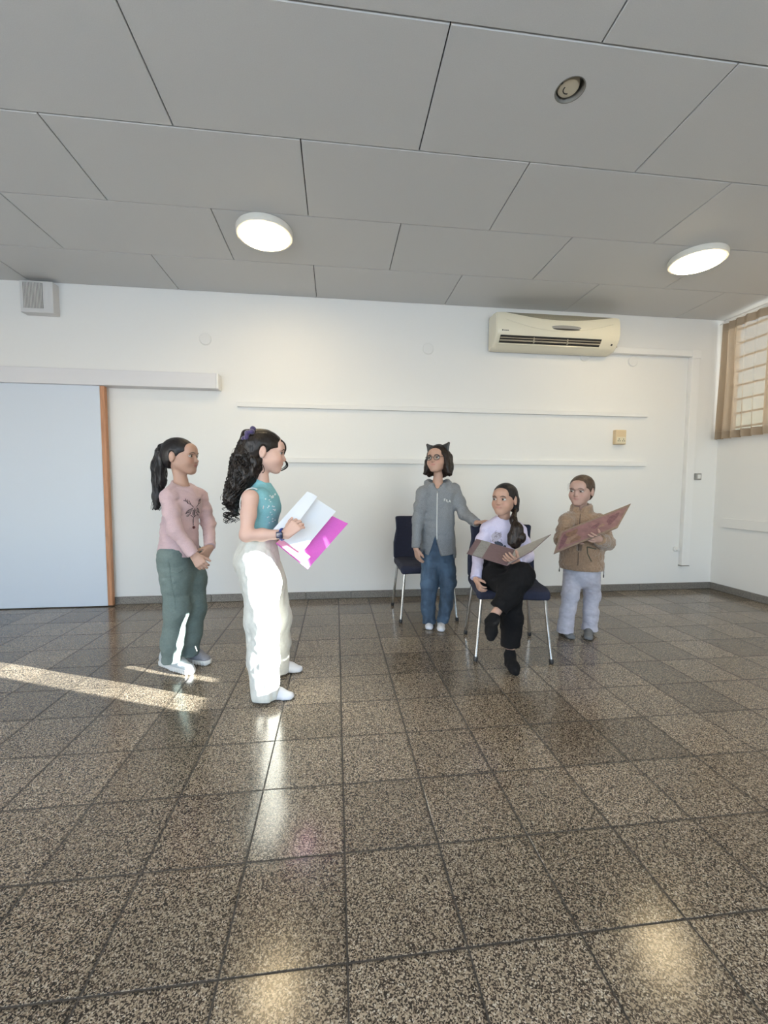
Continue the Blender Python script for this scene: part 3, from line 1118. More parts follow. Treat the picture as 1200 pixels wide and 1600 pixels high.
class Head:
    def __init__(s, c, yaw_dir, pitch=0.0, roll=0.0, k=1.0):
        s.c, s.k = A(c), k
        s.f, s.l, s.u = frame(yaw_dir, pitch, roll)
        s.R = (s.l, s.f, s.u)

    def p(s, l, f, u):
        return s.c + s.k * (l * s.l + f * s.f + u * s.u)

    def loc(s, P):
        d = (P - s.c) / s.k
        return d @ s.l, d @ s.f, d @ s.u

    def build(s, S):
        k = s.k
        E = lambda c, r, kk=0.02, op='u': S.ell(s.p(*c), [q * k for q in r], s.R, kk * k, op)
        C = lambda a, b, ra, rb, kk=0.01, op='u': S.cone(s.p(*a), s.p(*b), ra * k, rb * k, kk * k, op=op)
        E((0, -0.014, 0.030), (0.069, 0.086, 0.070))
        E((0, 0.022, -0.022), (0.058, 0.062, 0.070), 0.03)
        E((0, 0.040, -0.056), (0.038, 0.043, 0.034), 0.03)
        C((-0.010, 0.068, -0.083), (0.010, 0.068, -0.083), 0.0120, 0.0120, 0.025)
        for q in (-1, 1):
            E((q * 0.034, 0.051, -0.031), (0.026, 0.030, 0.028), 0.03)
            C((q * 0.040, 0.000, -0.048), (q * 0.013, 0.060, -0.081), 0.016, 0.012, 0.03)
        E((0, 0.064, 0.040), (0.048, 0.026, 0.032), 0.03)
        for q in (-1, 1):
            C((q * 0.013, 0.083, 0.022), (q * 0.044, 0.070, 0.020), 0.0075, 0.006, 0.016)
            E((q * 0.030, 0.094, 0.003), (0.015, 0.012, 0.009), 0.014, 's')
        C((0, 0.080, 0.010), (0, 0.0970, -0.024), 0.0060, 0.0082, 0.010)
        E((0, 0.0975, -0.026), (0.0090, 0.0085, 0.0075), 0.008)
        for q in (-1, 1):
            E((q * 0.0090, 0.0895, -0.028), (0.0060, 0.0075, 0.0060), 0.006)
            E((q * 0.0050, 0.0950, -0.0345), (0.0028, 0.005, 0.0026), 0.003, 's')
        E((0, 0.077, -0.048), (0.023, 0.013, 0.016), 0.014)
        E((0, 0.0875, -0.0465), (0.0175, 0.0070, 0.0042), 0.004)
        E((0, 0.0865, -0.0545), (0.0150, 0.0070, 0.0052), 0.004)
        C((-0.018, 0.0872, -0.0503), (0.018, 0.0872, -0.0503), 0.0012, 0.0012, 0.005, 's')
        for q in (-1, 1):
            E((q * 0.0705, -0.013, -0.006), (0.010, 0.017, 0.028), 0.006)
            E((q * 0.0715, -0.014, -0.028), (0.006, 0.010, 0.011), 0.006)
            E((q * 0.0825, -0.012, -0.003), (0.0065, 0.0085, 0.015), 0.004, 's')

    def color(s, P, base, lips=(0.55, 0.22, 0.19), blush=0.5):
        l, f, u = s.loc(P)
        c = np.tile(A(base), (len(P), 1))

        def mix(w, col):
            nonlocal c
            w = np.clip(w, 0, 1)[:, None]
            c = c * (1 - w) + A(col) * w
        b = A(base)
        for q in (-1, 1):
            g = np.exp(-(((l - q * 0.038) / 0.016) ** 2 + ((u + 0.028) / 0.016) ** 2)) * (f > 0.02)
            mix(g * blush, b * A((1.02, 0.72, 0.70)))
            g = np.exp(-(((l - q * 0.030) / 0.017) ** 2 + ((u - 0.002) / 0.009) ** 2)) * (f > 0.04)
            mix(g * 0.35, b * A((0.72, 0.62, 0.62)))
        e = np.minimum((l / 0.0190) ** 2 + ((u + 0.0503) / 0.0095) ** 2, 3)
        mix(np.minimum((1.2 - e) * 2, 0.75) * (f > 0.074), lips)
        g = np.exp(-((l / 0.012) ** 2 + ((u + 0.034) / 0.010) ** 2)) * (f > 0.08)
        mix(g * 0.25, b * A((0.95, 0.7, 0.66)))
        return c

    def face(s, person, base, gaze=(0, 0), bvh=None, brow=0.0027, iris=(0.035, 0.018, 0.010), open_=1.0):
        """eyes, lashes, brows, the line of the mouth"""
        k = s.k
        for q in (-1, 1):
            c = s.p(q * 0.0305, 0.0712, 0.0020)
            g = nrm(s.f + s.l * gaze[0] + s.u * gaze[1])
            bm = bmesh.new()
            bmesh.ops.create_uvsphere(bm, u_segments=28, v_segments=20, radius=1)
            me = bpy.data.meshes.new('eye')
            for f_ in bm.faces: f_.smooth = True
            dirs = []
            for v in bm.verts:
                w = A(v.co)
                d = w[0] * s.l + w[1] * s.f + w[2] * s.u
                dirs.append(float(d @ g))
                v.co = Vector(c + k * (w[0] * 0.0160 * s.l + w[1] * 0.0134 * s.f + w[2] * 0.0100 * open_ * s.u) - A(base))
            bm.to_mesh(me)
            bm.free()
            at = me.attributes.new('Col', 'FLOAT_COLOR', 'POINT')
            for i, d in enumerate(dirs):
                at.data[i].color = (0.004, 0.004, 0.004, 1) if d > 0.965 else ((*iris, 1) if d > 0.80 else (0.62, 0.58, 0.55, 1))
            link_mesh('eye', me, M['eye'], person)
        if bvh is None:
            return
        D = Decal(bvh, s.c, -s.l, s.u, base)
        D.n = Vector(s.f)
        for q in (-1, 1):
            D.lines('eyebrow', [smooth_path([(q * 0.0125 * k, 0.0185 * k), (q * 0.024 * k, 0.0228 * k), (q * 0.036 * k, 0.0222 * k), (q * 0.047 * k, 0.0150 * k)], 4)], (brow * k, brow * 0.5 * k), M['brow'], person, off=0.0002, n=6)
            bm = bmesh.new()
            for zz, r in ((0.0099, 0.0014), (-0.0094, 0.0005)):
                add_tube(bm, [Vector(s.p(q * (0.0305 + 0.0165 * math.cos(t)), 0.0712 + 0.0134 * math.sin(t) ** 0.7 + 0.0004, 0.0020 + zz * open_ * math.sin(t) ** 0.8) - A(base)) for t in [math.pi * (0.04 + 0.92 * i / 12) for i in range(13)]], r * k, 6)
            bm_obj('lash_line', bm, M['lash'], person, True)
        D.lines('mouth_line', [[(-0.0165 * k, -0.0497 * k), (0, -0.0507 * k), (0.0165 * k, -0.0497 * k)]], 0.0009 * k, M['mouth'], person, off=-0.0001, n=6)

    def hair_cap(s, S, vol=0.008, line=0.060, back=0.0, side=0.0, part=None, low=-0.075):
        """scalp hair: a shell round the skull that ends at the hairline"""
        k = s.k
        S.ell(s.p(0, -0.016 - back / 2, 0.031), [(0.069 + vol) * k, (0.088 + vol + back / 2) * k, (0.070 + vol) * k], s.R, 0.01)
        S.ell(s.p(0, -0.045, -0.020), [(0.060 + vol * 0.7) * k, (0.050 + vol) * k, (0.055 + vol) * k], s.R, 0.03)

        def fn(x, y, z):
            px, py, pz = (x - s.c[0]) / k, (y - s.c[1]) / k, (z - s.c[2]) / k
            l = px * s.l[0] + py * s.l[1] + pz * s.l[2]
            f = px * s.f[0] + py * s.f[1] + pz * s.f[2]
            u = px * s.u[0] + py * s.u[1] + pz * s.u[2]
            al = np.abs(l)
            lim = np.interp(u.ravel() if u.size else u, [-0.10, -0.06, -0.030, 0.0, 0.020, line - 0.014, line, line + 0.02, 0.2],
                            [-0.06, -0.045, -0.028 - side * 0, 0.012 + side, 0.026 + side, 0.054, 0.092, 0.13, 0.2]).reshape(u.shape)
            lim = lim + 0.55 * np.maximum(al - 0.022, 0) * np.clip((u - 0.012) / 0.02, 0, 1) * (al < 0.2)
            return -(lim - f) * 0.8
        # the face is what lies in front of the hairline
        S.ops.append((lambda x, y, z: -fn(x, y, z), None, None, 0.004, 's'))
        for q in (-1, 1):
            S.ell(s.p(q * 0.084, -0.012, -0.004), [0.024 * k, 0.019 * k, 0.030 * k], s.R, 0.006, 's')
        # nape
        S.cut(s.p(0, 0, low), -s.u)


def seg_pts(p, d, n, L, curl):
    """three finger joints: each turns by curl from direction d towards n"""
    out = [p]
    for f, c in zip((0.45, 0.30, 0.25), curl):
        ax = np.cross(d, n)
        ax = ax / np.linalg.norm(ax)
        d2 = d * math.cos(c) + n * math.sin(c)
        n = n * math.cos(c) - d * math.sin(c)
        d = d2
        out.append(out[-1] + d * L * f)
    return out


def hand(S, w, d, palm, side, k=0.85, curl=(0.35, 0.35, 0.3), spread=0.10, thumb=(0.7, 0.6, 0.35), curls=None, tcurl=0.3):
    """w wrist, d towards the fingers, palm the way the palm faces, side +1/-1: which side the thumb is on (d x palm)"""
    w, d = A(w), nrm(d)
    palm = A(palm) - d * float(A(palm) @ d)
    palm = nrm(palm)
    x = np.cross(d, palm) * side
    for t, r in ((-0.020, 0.018), (-0.007, 0.0195), (0.007, 0.0195), (0.019, 0.017)):
        S.cone(w + d * 0.006 * k + x * t * 0.6 * k, w + d * 0.066 * k + x * t * 1.25 * k, r * 0.92 * k, r * k * 0.66, 0.012 * k, flat=(palm, 0.62))
    for i, (o, L) in enumerate(zip((0.0270, 0.0092, -0.0090, -0.0260), (0.066, 0.073, 0.068, 0.053))):
        c = curls[i] if curls else curl
        dd = nrm(d + x * spread * (o / 0.026))
        b = w + d * (0.070 - 0.004 * abs(i - 1)) * k + x * o * k
        P = seg_pts(b, dd, palm, L * k, c)
        S.chain([b - dd * 0.014 * k] + P, [q * k for q in (0.0082, 0.0084, 0.0078, 0.0072, 0.0058)], 0.003)
    td = nrm(x * thumb[0] + d * thumb[1] + palm * thumb[2])
    b = w + d * 0.016 * k + x * 0.020 * k + palm * 0.004 * k
    t2 = nrm(td + d * tcurl + palm * 0.1)
    S.chain([b, b + td * 0.030 * k, b + td * 0.030 * k + t2 * 0.026 * k, b + td * 0.030 * k + t2 * 0.026 * k + nrm(t2 + d * tcurl) * 0.021 * k], [q * k for q in (0.0125, 0.0098, 0.0088, 0.0066)], 0.008 * k)


def foot_sdf(S, heel, toe, r=0.026, h=0.045, ankle=None):
    heel, toe = A(heel), A(toe)
    d = nrm(toe - heel)
    z = A((0, 0, 1))
    side = np.cross(z, d)
    L = np.linalg.norm(toe - heel)
    S.cone(heel + d * 0.028 + z * 0.028, heel + d * L * 0.55 + z * 0.026, 0.027, 0.029, 0.02)
    S.cone(heel + d * L * 0.55 + z * 0.024, toe - d * 0.026 + z * 0.018, 0.030, 0.024, 0.02, flat=(z, 0.75))
    S.cone(heel + d * L * 0.35 + z * 0.045, toe - d * 0.05 + z * 0.020, 0.026, 0.018, 0.02)
    for o, a in ((-0.018, 0.030), (-0.006, 0.022), (0.008, 0.018), (0.020, 0.022)):
        S.cone(toe - d * (a + 0.02) + side * o + z * 0.014, toe - d * a * 0.75 + side * o * 0.85 + z * 0.012, 0.012, 0.010, 0.012)
    if ankle is not None:
        S.cone(heel + d * 0.036 + z * 0.035, ankle, 0.028, 0.027, 0.02)
    S.cut((0, 0, 0.0012), (0, 0, -1), 0.006)


def folds(scale, amp, seed=0, f2=2.3):
    sc = A(scale)

    def fn(P):
        return amp * (vnoise(P * sc, seed) + 0.5 * vnoise(P * sc * f2 + 7.1, seed + 3))
    return fn


def person(loc, label):
    return loc, label


def finish_person(S, loc, label, col):
    o = S.obj('person', M['skin'], None, (0, 0, 0), col)
    # origin at the feet
    me = o.data
    n = len(me.vertices)
    c = np.empty(n * 3, F32)
    me.vertices.foreach_get('co', c)
    c = c.reshape(-1, 3) - A(loc).astype(F32)
    me.vertices.foreach_set('co', c.ravel())
    me.update()
    o.location = loc
    tag(o, label, 'person')
    return o


def strands(name, curves, m, parent, base, n=5):
    bm = bmesh.new()
    for pts, r in curves:
        add_tube(bm, [Vector(A(p) - A(base)) for p in pts], r, n)
    return bm_obj(name, bm, m, parent, True)


def hair_mat(name, c, rough=0.38):
    return mat(name, c, rough, spec=0.25, noise=0.35, nscale=60, bump=0.5, bscale=120, stretch=(1.6, 1.6, 0.25))


M['hair_black'] = hair_mat('hair_black', (0.010, 0.009, 0.010))
M['hair_dark'] = hair_mat('hair_dark_brown', (0.010, 0.007, 0.006))
M['hair_brown'] = hair_mat('hair_brown', (0.065, 0.042, 0.028))
M['hair_warm'] = hair_mat('hair_warm_brown', (0.013, 0.008, 0.006))

# ------------------------------------------------------------------ girl in the pink shirt
B1 = (-0.926, 1.636, 0.000)
sk1 = A((0.41, 0.255, 0.195))
h1 = Head((-0.915, 1.62, 1.274), (0.985, -0.17), 0.04, 0, 0.99)
F1 = nrm((0.90, -0.42, 0))
L1 = np.cross(UP, F1)
S = Sdf(0.0032)
h1.build(S)
nb = A((-0.917, 1.620, 1.111))
shR, elR, wrR = A((-0.947, 1.510, 1.043)), A((-0.900, 1.460, 0.863)), A((-0.803, 1.470, 0.719))
shL, elL, wrL = A((-0.847, 1.720, 1.042)), A((-0.805, 1.740, 0.875)), A((-0.753, 1.580, 0.744))
S.chain([h1.p(0, -0.020, -0.05), nb + UP * 0.02, nb - UP * 0.04], [0.036, 0.034, 0.052], 0.02)
S.cone(nb - UP * 0.06 - L1 * 0.05, nb - UP * 0.06 + L1 * 0.05, 0.045, 0.045, 0.03, flat=(F1, 0.8))
S.cone(nb - UP * 0.09, (-0.938, 1.620, 0.725), 0.085, 0.080, 0.03, flat=(F1, 0.7))
for a, b, c in ((shR, elR, wrR), (shL, elL, wrL)):
    S.chain([a, b, c], [0.034, 0.028, 0.021], 0.02)
hipc = A((-0.935, 1.620, 0.695))
for s_, knee, ank in ((1, (-0.943, 1.580, 0.394), (-0.997, 1.615, 0.083)), (-1, (-0.876, 1.680, 0.381), (-0.924, 1.710, 0.080))):
    S.chain([hipc - L1 * 0.06 * s_, knee, ank], [0.050, 0.030, 0.026], 0.03)
# hands clasped in front: the right one over the left
hand(S, wrR, nrm(A((-0.758, 1.450, 0.664)) - wrR), nrm((0.2, 0.75, -0.5)), 1, 0.86, (0.6, 0.7, 0.5), 0.02, (0.5, 0.8, 0.3))
hand(S, wrL, nrm(A((-0.784, 1.470, 0.664)) - wrL), nrm((-0.35, -0.6, -0.5)), -1, 0.86, (0.5, 0.6, 0.5), 0.02, (0.5, 0.8, 0.3))
P1 = finish_person(S, B1, 'girl in a pink long-sleeved shirt and green trousers, black ponytail, hands clasped', lambda P: h1.color(P, sk1, (0.42, 0.17, 0.15)))
bv = bvh_of(P1, B1)
h1.face(P1, B1, (-0.1, 0), bv)
# hair
S = Sdf(0.0034)
h1.hair_cap(S, 0.008, 0.047, side=0.004)
S.cone(h1.p(0, -0.085, 0.040), h1.p(0, -0.118, 0.048), 0.024, 0.020, 0.02)
S.disp(lambda P: 0.0012 * vnoise(np.stack(h1.loc(P), 1) * A((240, 40, 60)), 3))
S.obj('hair', M['hair_black'], P1, B1)
S = Sdf(0.0036)
tail = [h1.p(0, -0.108, 0.048), A((-1.025, 1.630, 1.295)), A((-1.045, 1.640, 1.218)), A((-1.049, 1.650, 1.129)), A((-1.062, 1.650, 1.039)), A((-1.060, 1.640, 0.976))]
S.chain(tail, [0.020, 0.030, 0.038, 0.034, 0.028, 0.016], 0.02)
S.disp(lambda P: 0.006 * vnoise(P * A((70, 70, 22)), 11) + 0.003 * vnoise(P * A((190, 190, 30)), 5), 0.03)
S.obj('ponytail', M['hair_black'], P1, B1)
rnd = random.Random(4)
cv = []
for i in range(26):
    o = A((rnd.uniform(-.03, .03), rnd.uniform(-.03, .03), rnd.uniform(-.01, .01)))
    a0, st = rnd.uniform(0, 6.28), rnd.randint(1, 3)
    pts = []
    for q in range(16):
        t = q / 15
        i0 = min(int(st + t * (5 - st)), 4)
        ft = st + t * (5 - st) - i0
        c = tail[i0] * (1 - ft) + tail[i0 + 1] * ft
        pts.append(c + o * (1 - 0.3 * t) + A((math.cos(a0 + 9 * t), math.sin(a0 + 9 * t), 0)) * 0.010 - UP * 0.012 * t)
    cv.append((pts, [0.0035 * (1 - 0.7 * q / 15) for q in range(16)]))
strands('curl', cv, M['hair_black'], P1, B1)
tr = [h1.p(0, -0.106, 0.048) + 0.021 * (math.cos(a) * h1.l + math.sin(a) * h1.u) for a in [2 * math.pi * i / 16 for i in range(17)]]
strands('hair_tie', [(tr, 0.005)], M['black'], P1, B1, 8)
# shirt
M['pink'] = mat('pink_jersey', (0.53, 0.375, 0.385), 0.85, noise=0.08, nscale=300, bump=0.2, bscale=700, sheen=0.2)
S = Sdf(0.0038)
S.cone(nb - UP * 0.075 - L1 * 0.060, nb - UP * 0.075 + L1 * 0.060, 0.058, 0.058, 0.03, flat=(F1, 0.95))
S.cone(nb - UP * 0.005, nb - UP * 0.06, 0.054, 0.075, 0.03)
S.cone(nb - UP * 0.115 + F1 * 0.01, (-0.931, 1.620, 0.853), 0.116, 0.104, 0.03, flat=(F1, 0.74))
S.cone((-0.931, 1.620, 0.853), (-0.943, 1.620, 0.680), 0.104, 0.124, 0.03, flat=(F1, 0.88))
S.cut((-0.953, 1.620, 0.718), -UP - F1 * 0.18, 0.004)
for a, b, c in ((shR, elR, wrR), (shL, elL, wrL)):
    e = nrm(c - b)
    S.chain([a, a * 0.5 + b * 0.5, b, c - e * 0.002], [0.042, 0.040, 0.037, 0.032], 0.028)
    S.cone(nb - UP * 0.018, a + UP * 0.002, 0.042, 0.036, 0.03)
    S.cut(c - e * 0.008, e, 0.003, c - 0.055, c + 0.055)
S.cut(nb + F1 * 0.012 + UP * 0.0035, UP * 1.0 + F1 * 0.42, 0.004, nb - 0.2, nb + A((0.2, 0.2, 0.3)))
S.ell(nb + UP * 0.020 + F1 * 0.018, (0.052, 0.052, 0.040), None, 0.006, 's')
S.disp(lambda P: 0.0036 * vnoise(P * A((16, 16, 46)) + 0.6 * vnoise(P * 12, 8)[:, None], 21) + 0.0016 * vnoise(P * A((60, 60, 110)), 4))
sh = S.obj('shirt', M['pink'], P1, B1)
D = Decal(bvh_of(sh, B1), nb - UP * 0.125, L1 * 1.0, UP, B1)
D.n = Vector(F1)
D.u = Vector(np.cross(UP, F1))
M['print_dark'] = mat('print_dark', (0.075, 0.050, 0.055), 0.8)
M['print_grey'] = mat('print_grey', (0.26, 0.20, 0.20), 0.8)
L = []
for q in (-1, 1):
    L += [[(q * 0.012, -0.005), (q * 0.030, 0.012), (q * 0.048, 0.020), (q * 0.056, 0.045)], [(q * 0.030, 0.012), (q * 0.034, 0.034)], [(q * 0.046, 0.020), (q * 0.043, 0.040)], [(q * 0.052, 0.030), (q * 0.066, 0.036)],
          [(q * 0.016, -0.010), (q * 0.040, -0.020), (q * 0.052, -0.042), (q * 0.034, -0.030)], [(q * 0.020, -0.035), (q * 0.040, -0.058)], [(q * 0.008, -0.02), (q * 0.006, -0.05)]]
L += [[(0.0, -0.01), (0.004, -0.06)], [(-0.02, -0.05), (0.0, -0.064), (0.02, -0.05)], [(0.0, -0.066), (0.0, -0.11)]]
D.lines('shirt_print', L, 0.0021, M['print_dark'], P1)
D.patches('print_blotch', [(-0.030, -0.026, 0.017, 0.012, 0.5), (0.030, -0.026, 0.017, 0.012, -0.5), (0.0, -0.035, 0.012, 0.02, 0), (-0.040, -0.050, 0.010, 0.006, 0.8), (0.038, -0.052, 0.010, 0.006, -0.8), (0.0, -0.085, 0.006, 0.016, 0)], M['print_grey'], P1)
pc = D.hit(0.0, -0.122, 0.004)
bm = bmesh.new()
bmesh.ops.create_icosphere(bm, subdivisions=2, radius=0.0085, matrix=Matrix.Translation(pc))
bm_obj('pompom', bm, mat('pompom_wool', (0.07, 0.018, 0.018), 0.9), P1, True)
# trousers
M['green'] = mat('sage_cotton', (0.100, 0.135, 0.128), 0.8, noise=0.10, nscale=120, bump=0.2, bscale=600)
S = Sdf(0.0042)
S.cone((-0.941, 1.620, 0.756), (-0.937, 1.620, 0.630), 0.092, 0.102, 0.03, flat=(F1, 0.88))
S.chain([hipc - L1 * 0.055, A((-0.942, 1.580, 0.563)), A((-0.943, 1.580, 0.394)), A((-0.981, 1.600, 0.197)), A((-0.997, 1.615, 0.060))], [0.082, 0.080, 0.068, 0.058, 0.056], 0.04)
S.chain([hipc + L1 * 0.055, A((-0.887, 1.680, 0.539)), A((-0.877, 1.680, 0.362)), A((-0.910, 1.700, 0.196)), A((-0.924, 1.710, 0.056))], [0.082, 0.076, 0.062, 0.053, 0.053], 0.035)
S.cut((0, 0, 0.058), -UP, 0.004)
S.disp(lambda P: 0.006 * vnoise(P * A((10, 10, 26)) + 0.8 * vnoise(P * 9, 2)[:, None], 33) * np.clip(1.2 - P[:, 2], 0.3, 1) + 0.002 * vnoise(P * A((50, 50, 70)), 6))
S.cut((-0.937, 1.620, 0.752), UP, 0.004)
tr_ = S.obj('trousers', M['green'], P1, B1)
D = Decal(bvh_of(tr_, B1), (-0.863, 1.500, 0.379), (1, 0, 0), UP, B1)
D.lines('side_seam', [[(-0.085, 0.30), (-0.072, 0.15), (-0.060, 0.0), (-0.058, -0.22)], [(-0.085, 0.245), (-0.045, 0.235), (-0.022, 0.25)]], 0.0016, M['green'], P1)
D.lines('hem_drawcord', [[(0.040, -0.185), (0.046, -0.20), (0.050, -0.215)]], 0.0024, M['grey'], P1, 0.002)

# trainers
def shoe(heel, toe, m_up, m_sole, parent, base, label=None):
    heel, toe = A(heel), A(toe)
    d = nrm(toe - heel)
    Ls = np.linalg.norm(toe - heel)
    side = np.cross(UP, d)
    S = Sdf(0.0034)
    S.cone(heel + d * 0.036 + UP * 0.045, heel + d * Ls * 0.5 + UP * 0.046, 0.034, 0.036, 0.02)
    S.cone(heel + d * Ls * 0.5 + UP * 0.040, toe - d * 0.034 + UP * 0.034, 0.037, 0.031, 0.02, flat=(UP, 0.72))
    S.cone(heel + d * 0.040 + UP * 0.055, heel + d * 0.050 + UP * 0.086, 0.034, 0.031, 0.02)
    S.cone(heel + d * 0.055 + UP * 0.075, heel + d * Ls * 0.66 + UP * 0.044, 0.028, 0.022, 0.03)
    S.cut((0, 0, 0.024), -UP, 0.004)
    o = S.obj('shoe', m_up, parent, base)
    if label: o['label'] = label
    S = Sdf(0.0034)
    S.cone(heel + d * 0.036 + UP * 0.018, heel + d * Ls * 0.5 + UP * 0.016, 0.041, 0.038, 0.01, flat=(UP, 0.9))
    S.cone(heel + d * Ls * 0.5 + UP * 0.016, toe - d * 0.034 + UP * 0.018, 0.040, 0.036, 0.02, flat=(UP, 0.9))
    S.cut((0, 0, 0.033), UP, 0.004)
    S.cut((0, 0, 0.0012), -UP, 0.003)
    S.disp(lambda P: 0.002 * np.sin(((P - heel) @ d) * 300) * (P[:, 2] < 0.026))
    S.obj('sole', m_sole, o, base)
    S = Sdf(0.0034)
    S.cone(heel + d * 0.040 + UP * 0.050, heel + d * 0.048 + UP * 0.070, 0.0365, 0.0345, 0.01)
    S.cut(heel + d * 0.052, d, 0.004)
    S.cut((0, 0, 0.034), -UP, 0.004)
    S.obj('heel_counter', M['shoe_up'], o, base)
    bm = bmesh.new()
    for i in range(5):
        c = heel + d * (Ls * (0.46 + 0.06 * i)) + UP * (0.090 - 0.0062 * i)
        add_tube(bm, [Vector(c + side * q * 0.024 - UP * abs(q) ** 2 * 0.016 + d * 0.004 * q - A(base)) for q in (-1, -0.5, 0, 0.5, 1)], 0.0028, 6)
    bm_obj('lace', bm, M['plate'], o, True)
    for q in (-1, 1):
        bm = bmesh.new()
        add_tube(bm, [Vector(heel + d * (Ls * f_) + side * q * (w_) + UP * z_ - A(base)) for f_, w_, z_ in ((0.30, 0.0345, 0.032), (0.40, 0.0350, 0.058), (0.48, 0.0355, 0.034), (0.56, 0.034, 0.054))], 0.0022, 6)
        bm_obj('side_stripe', bm, M['grey'], o, True)
    return o


M['shoe_up'] = mat('trainer_mesh', (0.19, 0.19, 0.215), 0.7, noise=0.15, nscale=200, bump=0.3, bscale=500)
M['shoe_lit'] = mat('trainer_sunlit_mesh', (0.50, 0.53, 0.55), 0.65, noise=0.1, nscale=200, bump=0.3, bscale=500)  # same trainer mesh made paler: sunlight on the nearer shoe put into the colour
M['shoe_sole'] = mat('trainer_sole', (0.66, 0.65, 0.63), 0.6)
hl, te = (-1.101, 1.744, 0.000), (-0.861, 1.562, 0.000)
shoe(hl, te, M['shoe_lit'], M['shoe_sole'], P1, B1, 'nearer trainer, sunlight put into its pale grey colour')
hl, te = (-0.999, 1.800, 0.000), (-0.800, 1.685, 0.000)
shoe(hl, te, M['shoe_up'], M['shoe_sole'], P1, B1, 'dark grey trainer, the farther one')

# ------------------------------------------------------------------ girl in the turquoise top
B2 = (-0.346, 1.310, 0.000)
sk2 = A((0.60, 0.39, 0.32))
h2 = Head((-0.388, 1.32, 1.283), (0.985, 0.17), 0.13, 0, 1.02)
F2 = nrm((1, 0.10, 0))
L2 = np.cross(UP, F2)
S = Sdf(0.0032)
h2.build(S)
nb = A((-0.412, 1.320, 1.113))
shR, elR, wrR = A((-0.440, 1.180, 1.047)), A((-0.451, 1.130, 0.870)), A((-0.258, 1.070, 0.879))
shL, elL, wrL = A((-0.446, 1.450, 1.060)), A((-0.418, 1.470, 0.843)), A((-0.259, 1.300, 0.817))
S.chain([h2.p(0, -0.022, -0.05), nb + UP * 0.03, nb - UP * 0.03], [0.038, 0.035, 0.050], 0.02)
S.cone(nb - UP * 0.07 - L2 * 0.08, nb - UP * 0.07 + L2 * 0.08, 0.040, 0.040, 0.03)
S.cone(nb - UP * 0.09, (-0.428, 1.320, 0.732), 0.090, 0.080, 0.03, flat=(F2, 0.68))
S.chain([shR, shR * 0.55 + elR * 0.45, elR, elR * 0.6 + wrR * 0.4, wrR], [0.042, 0.035, 0.030, 0.0285, 0.0200], 0.02)
S.chain([shL, elL, wrL], [0.044, 0.032, 0.021], 0.02)
hand(S, wrR, nrm(A((-0.195, 1.075, 0.938)) - wrR), nrm((0.15, 0.9, -0.35)), 1, 0.90, (0.3, 0.4, 0.3), 0.10, (0.55, 0.7, 0.35), curls=[(0.75, 0.9, 0.6), (0.65, 0.9, 0.6), (0.55, 0.8, 0.6), (0.45, 0.7, 0.5)])
hand(S, wrL, nrm(A((-0.183, 1.300, 0.817)) - wrL), nrm((0.2, -0.9, 0.3)), -1, 0.88, (0.25, 0.4, 0.3))
for hp, knee, ank in (((-0.419, 1.250, 0.677), (-0.402, 1.240, 0.413), (-0.384, 1.240, 0.090)), ((-0.433, 1.400, 0.647), (-0.363, 1.460, 0.356), (-0.351, 1.510, 0.072))):
    S.chain([hp, knee, ank], [0.052, 0.030, 0.026], 0.03)
P2 = finish_person(S, B2, 'girl with long dark curls in a turquoise sleeveless top and wide cream trousers', lambda P: h2.color(P, sk2, (0.60, 0.27, 0.25), 0.6))
h2.face(P2, B2, (-0.35, -0.1), bvh_of(P2, B2), brow=0.0026, open_=0.72)
# hair
S = Sdf(0.0034)
h2.hair_cap(S, 0.012, 0.040, side=0.002, back=0.01)
S.cone(h2.p(0, -0.075, 0.070), h2.p(0, -0.100, 0.072), 0.030, 0.026, 0.02)
S.cone(h2.p(0, -0.07, 0.02), h2.p(0, -0.055, -0.075), 0.052, 0.045, 0.03)
S.disp(lambda P: 0.0022 * vnoise(np.stack(h2.loc(P), 1) * A((160, 30, 60)), 3))
S.obj('hair', M['hair_dark'], P2, B2)
tail = [A((-0.463, 1.320, 1.367)), A((-0.482, 1.300, 1.315)), A((-0.488, 1.290, 1.250)), A((-0.500, 1.280, 1.174)), A((-0.524, 1.270, 1.103)), A((-0.547, 1.270, 1.038)), A((-0.539, 1.270, 0.972))]
S = Sdf(0.0038)
S.chain(tail, [0.022, 0.036, 0.052, 0.052, 0.046, 0.036, 0.020], 0.03)
S.chain([A((-0.445, 1.300, 1.300)), A((-0.437, 1.290, 1.227)), A((-0.468, 1.280, 1.152))], [0.04, 0.045, 0.045], 0.03)
S.disp(lambda P: 0.007 * vnoise(P * A((55, 55, 38)), 11) + 0.004 * vnoise(P * A((150, 150, 70)), 5), 0.03)
S.obj('ponytail', M['hair_dark'], P2, B2)
rnd = random.Random(9)
cv = []
TR = [0.022, 0.038, 0.058, 0.056, 0.050, 0.040, 0.020]
for i in range(230):
    st = rnd.uniform(0.3, 4.4)
    en = min(6, st + rnd.uniform(1.0, 2.4))
    a0, ph = rnd.uniform(0, 6.28), rnd.uniform(0, 6.28)
    tw = rnd.choice((-1, 1)) * rnd.uniform(14, 20)
    r0 = rnd.uniform(0.75, 1.12)
    pts = []
    N = 30
    for q in range(N):
        t = st + (en - st) * q / (N - 1)
        i0 = min(int(t), 5)
        ft = t - i0
        c = tail[i0] * (1 - ft) + tail[i0 + 1] * ft
        R_ = (TR[i0] * (1 - ft) + TR[i0 + 1] * ft) * r0
        pts.append(c + A((math.cos(a0), math.sin(a0), 0)) * R_ + 0.0075 * A((math.cos(ph + tw * q / N), math.sin(ph + tw * q / N), 0.4 * math.sin(ph + tw * q / N))))
    cv.append((pts, [0.0034 * math.sin(math.pi * (0.15 + 0.80 * q / (N - 1))) for q in range(N)]))
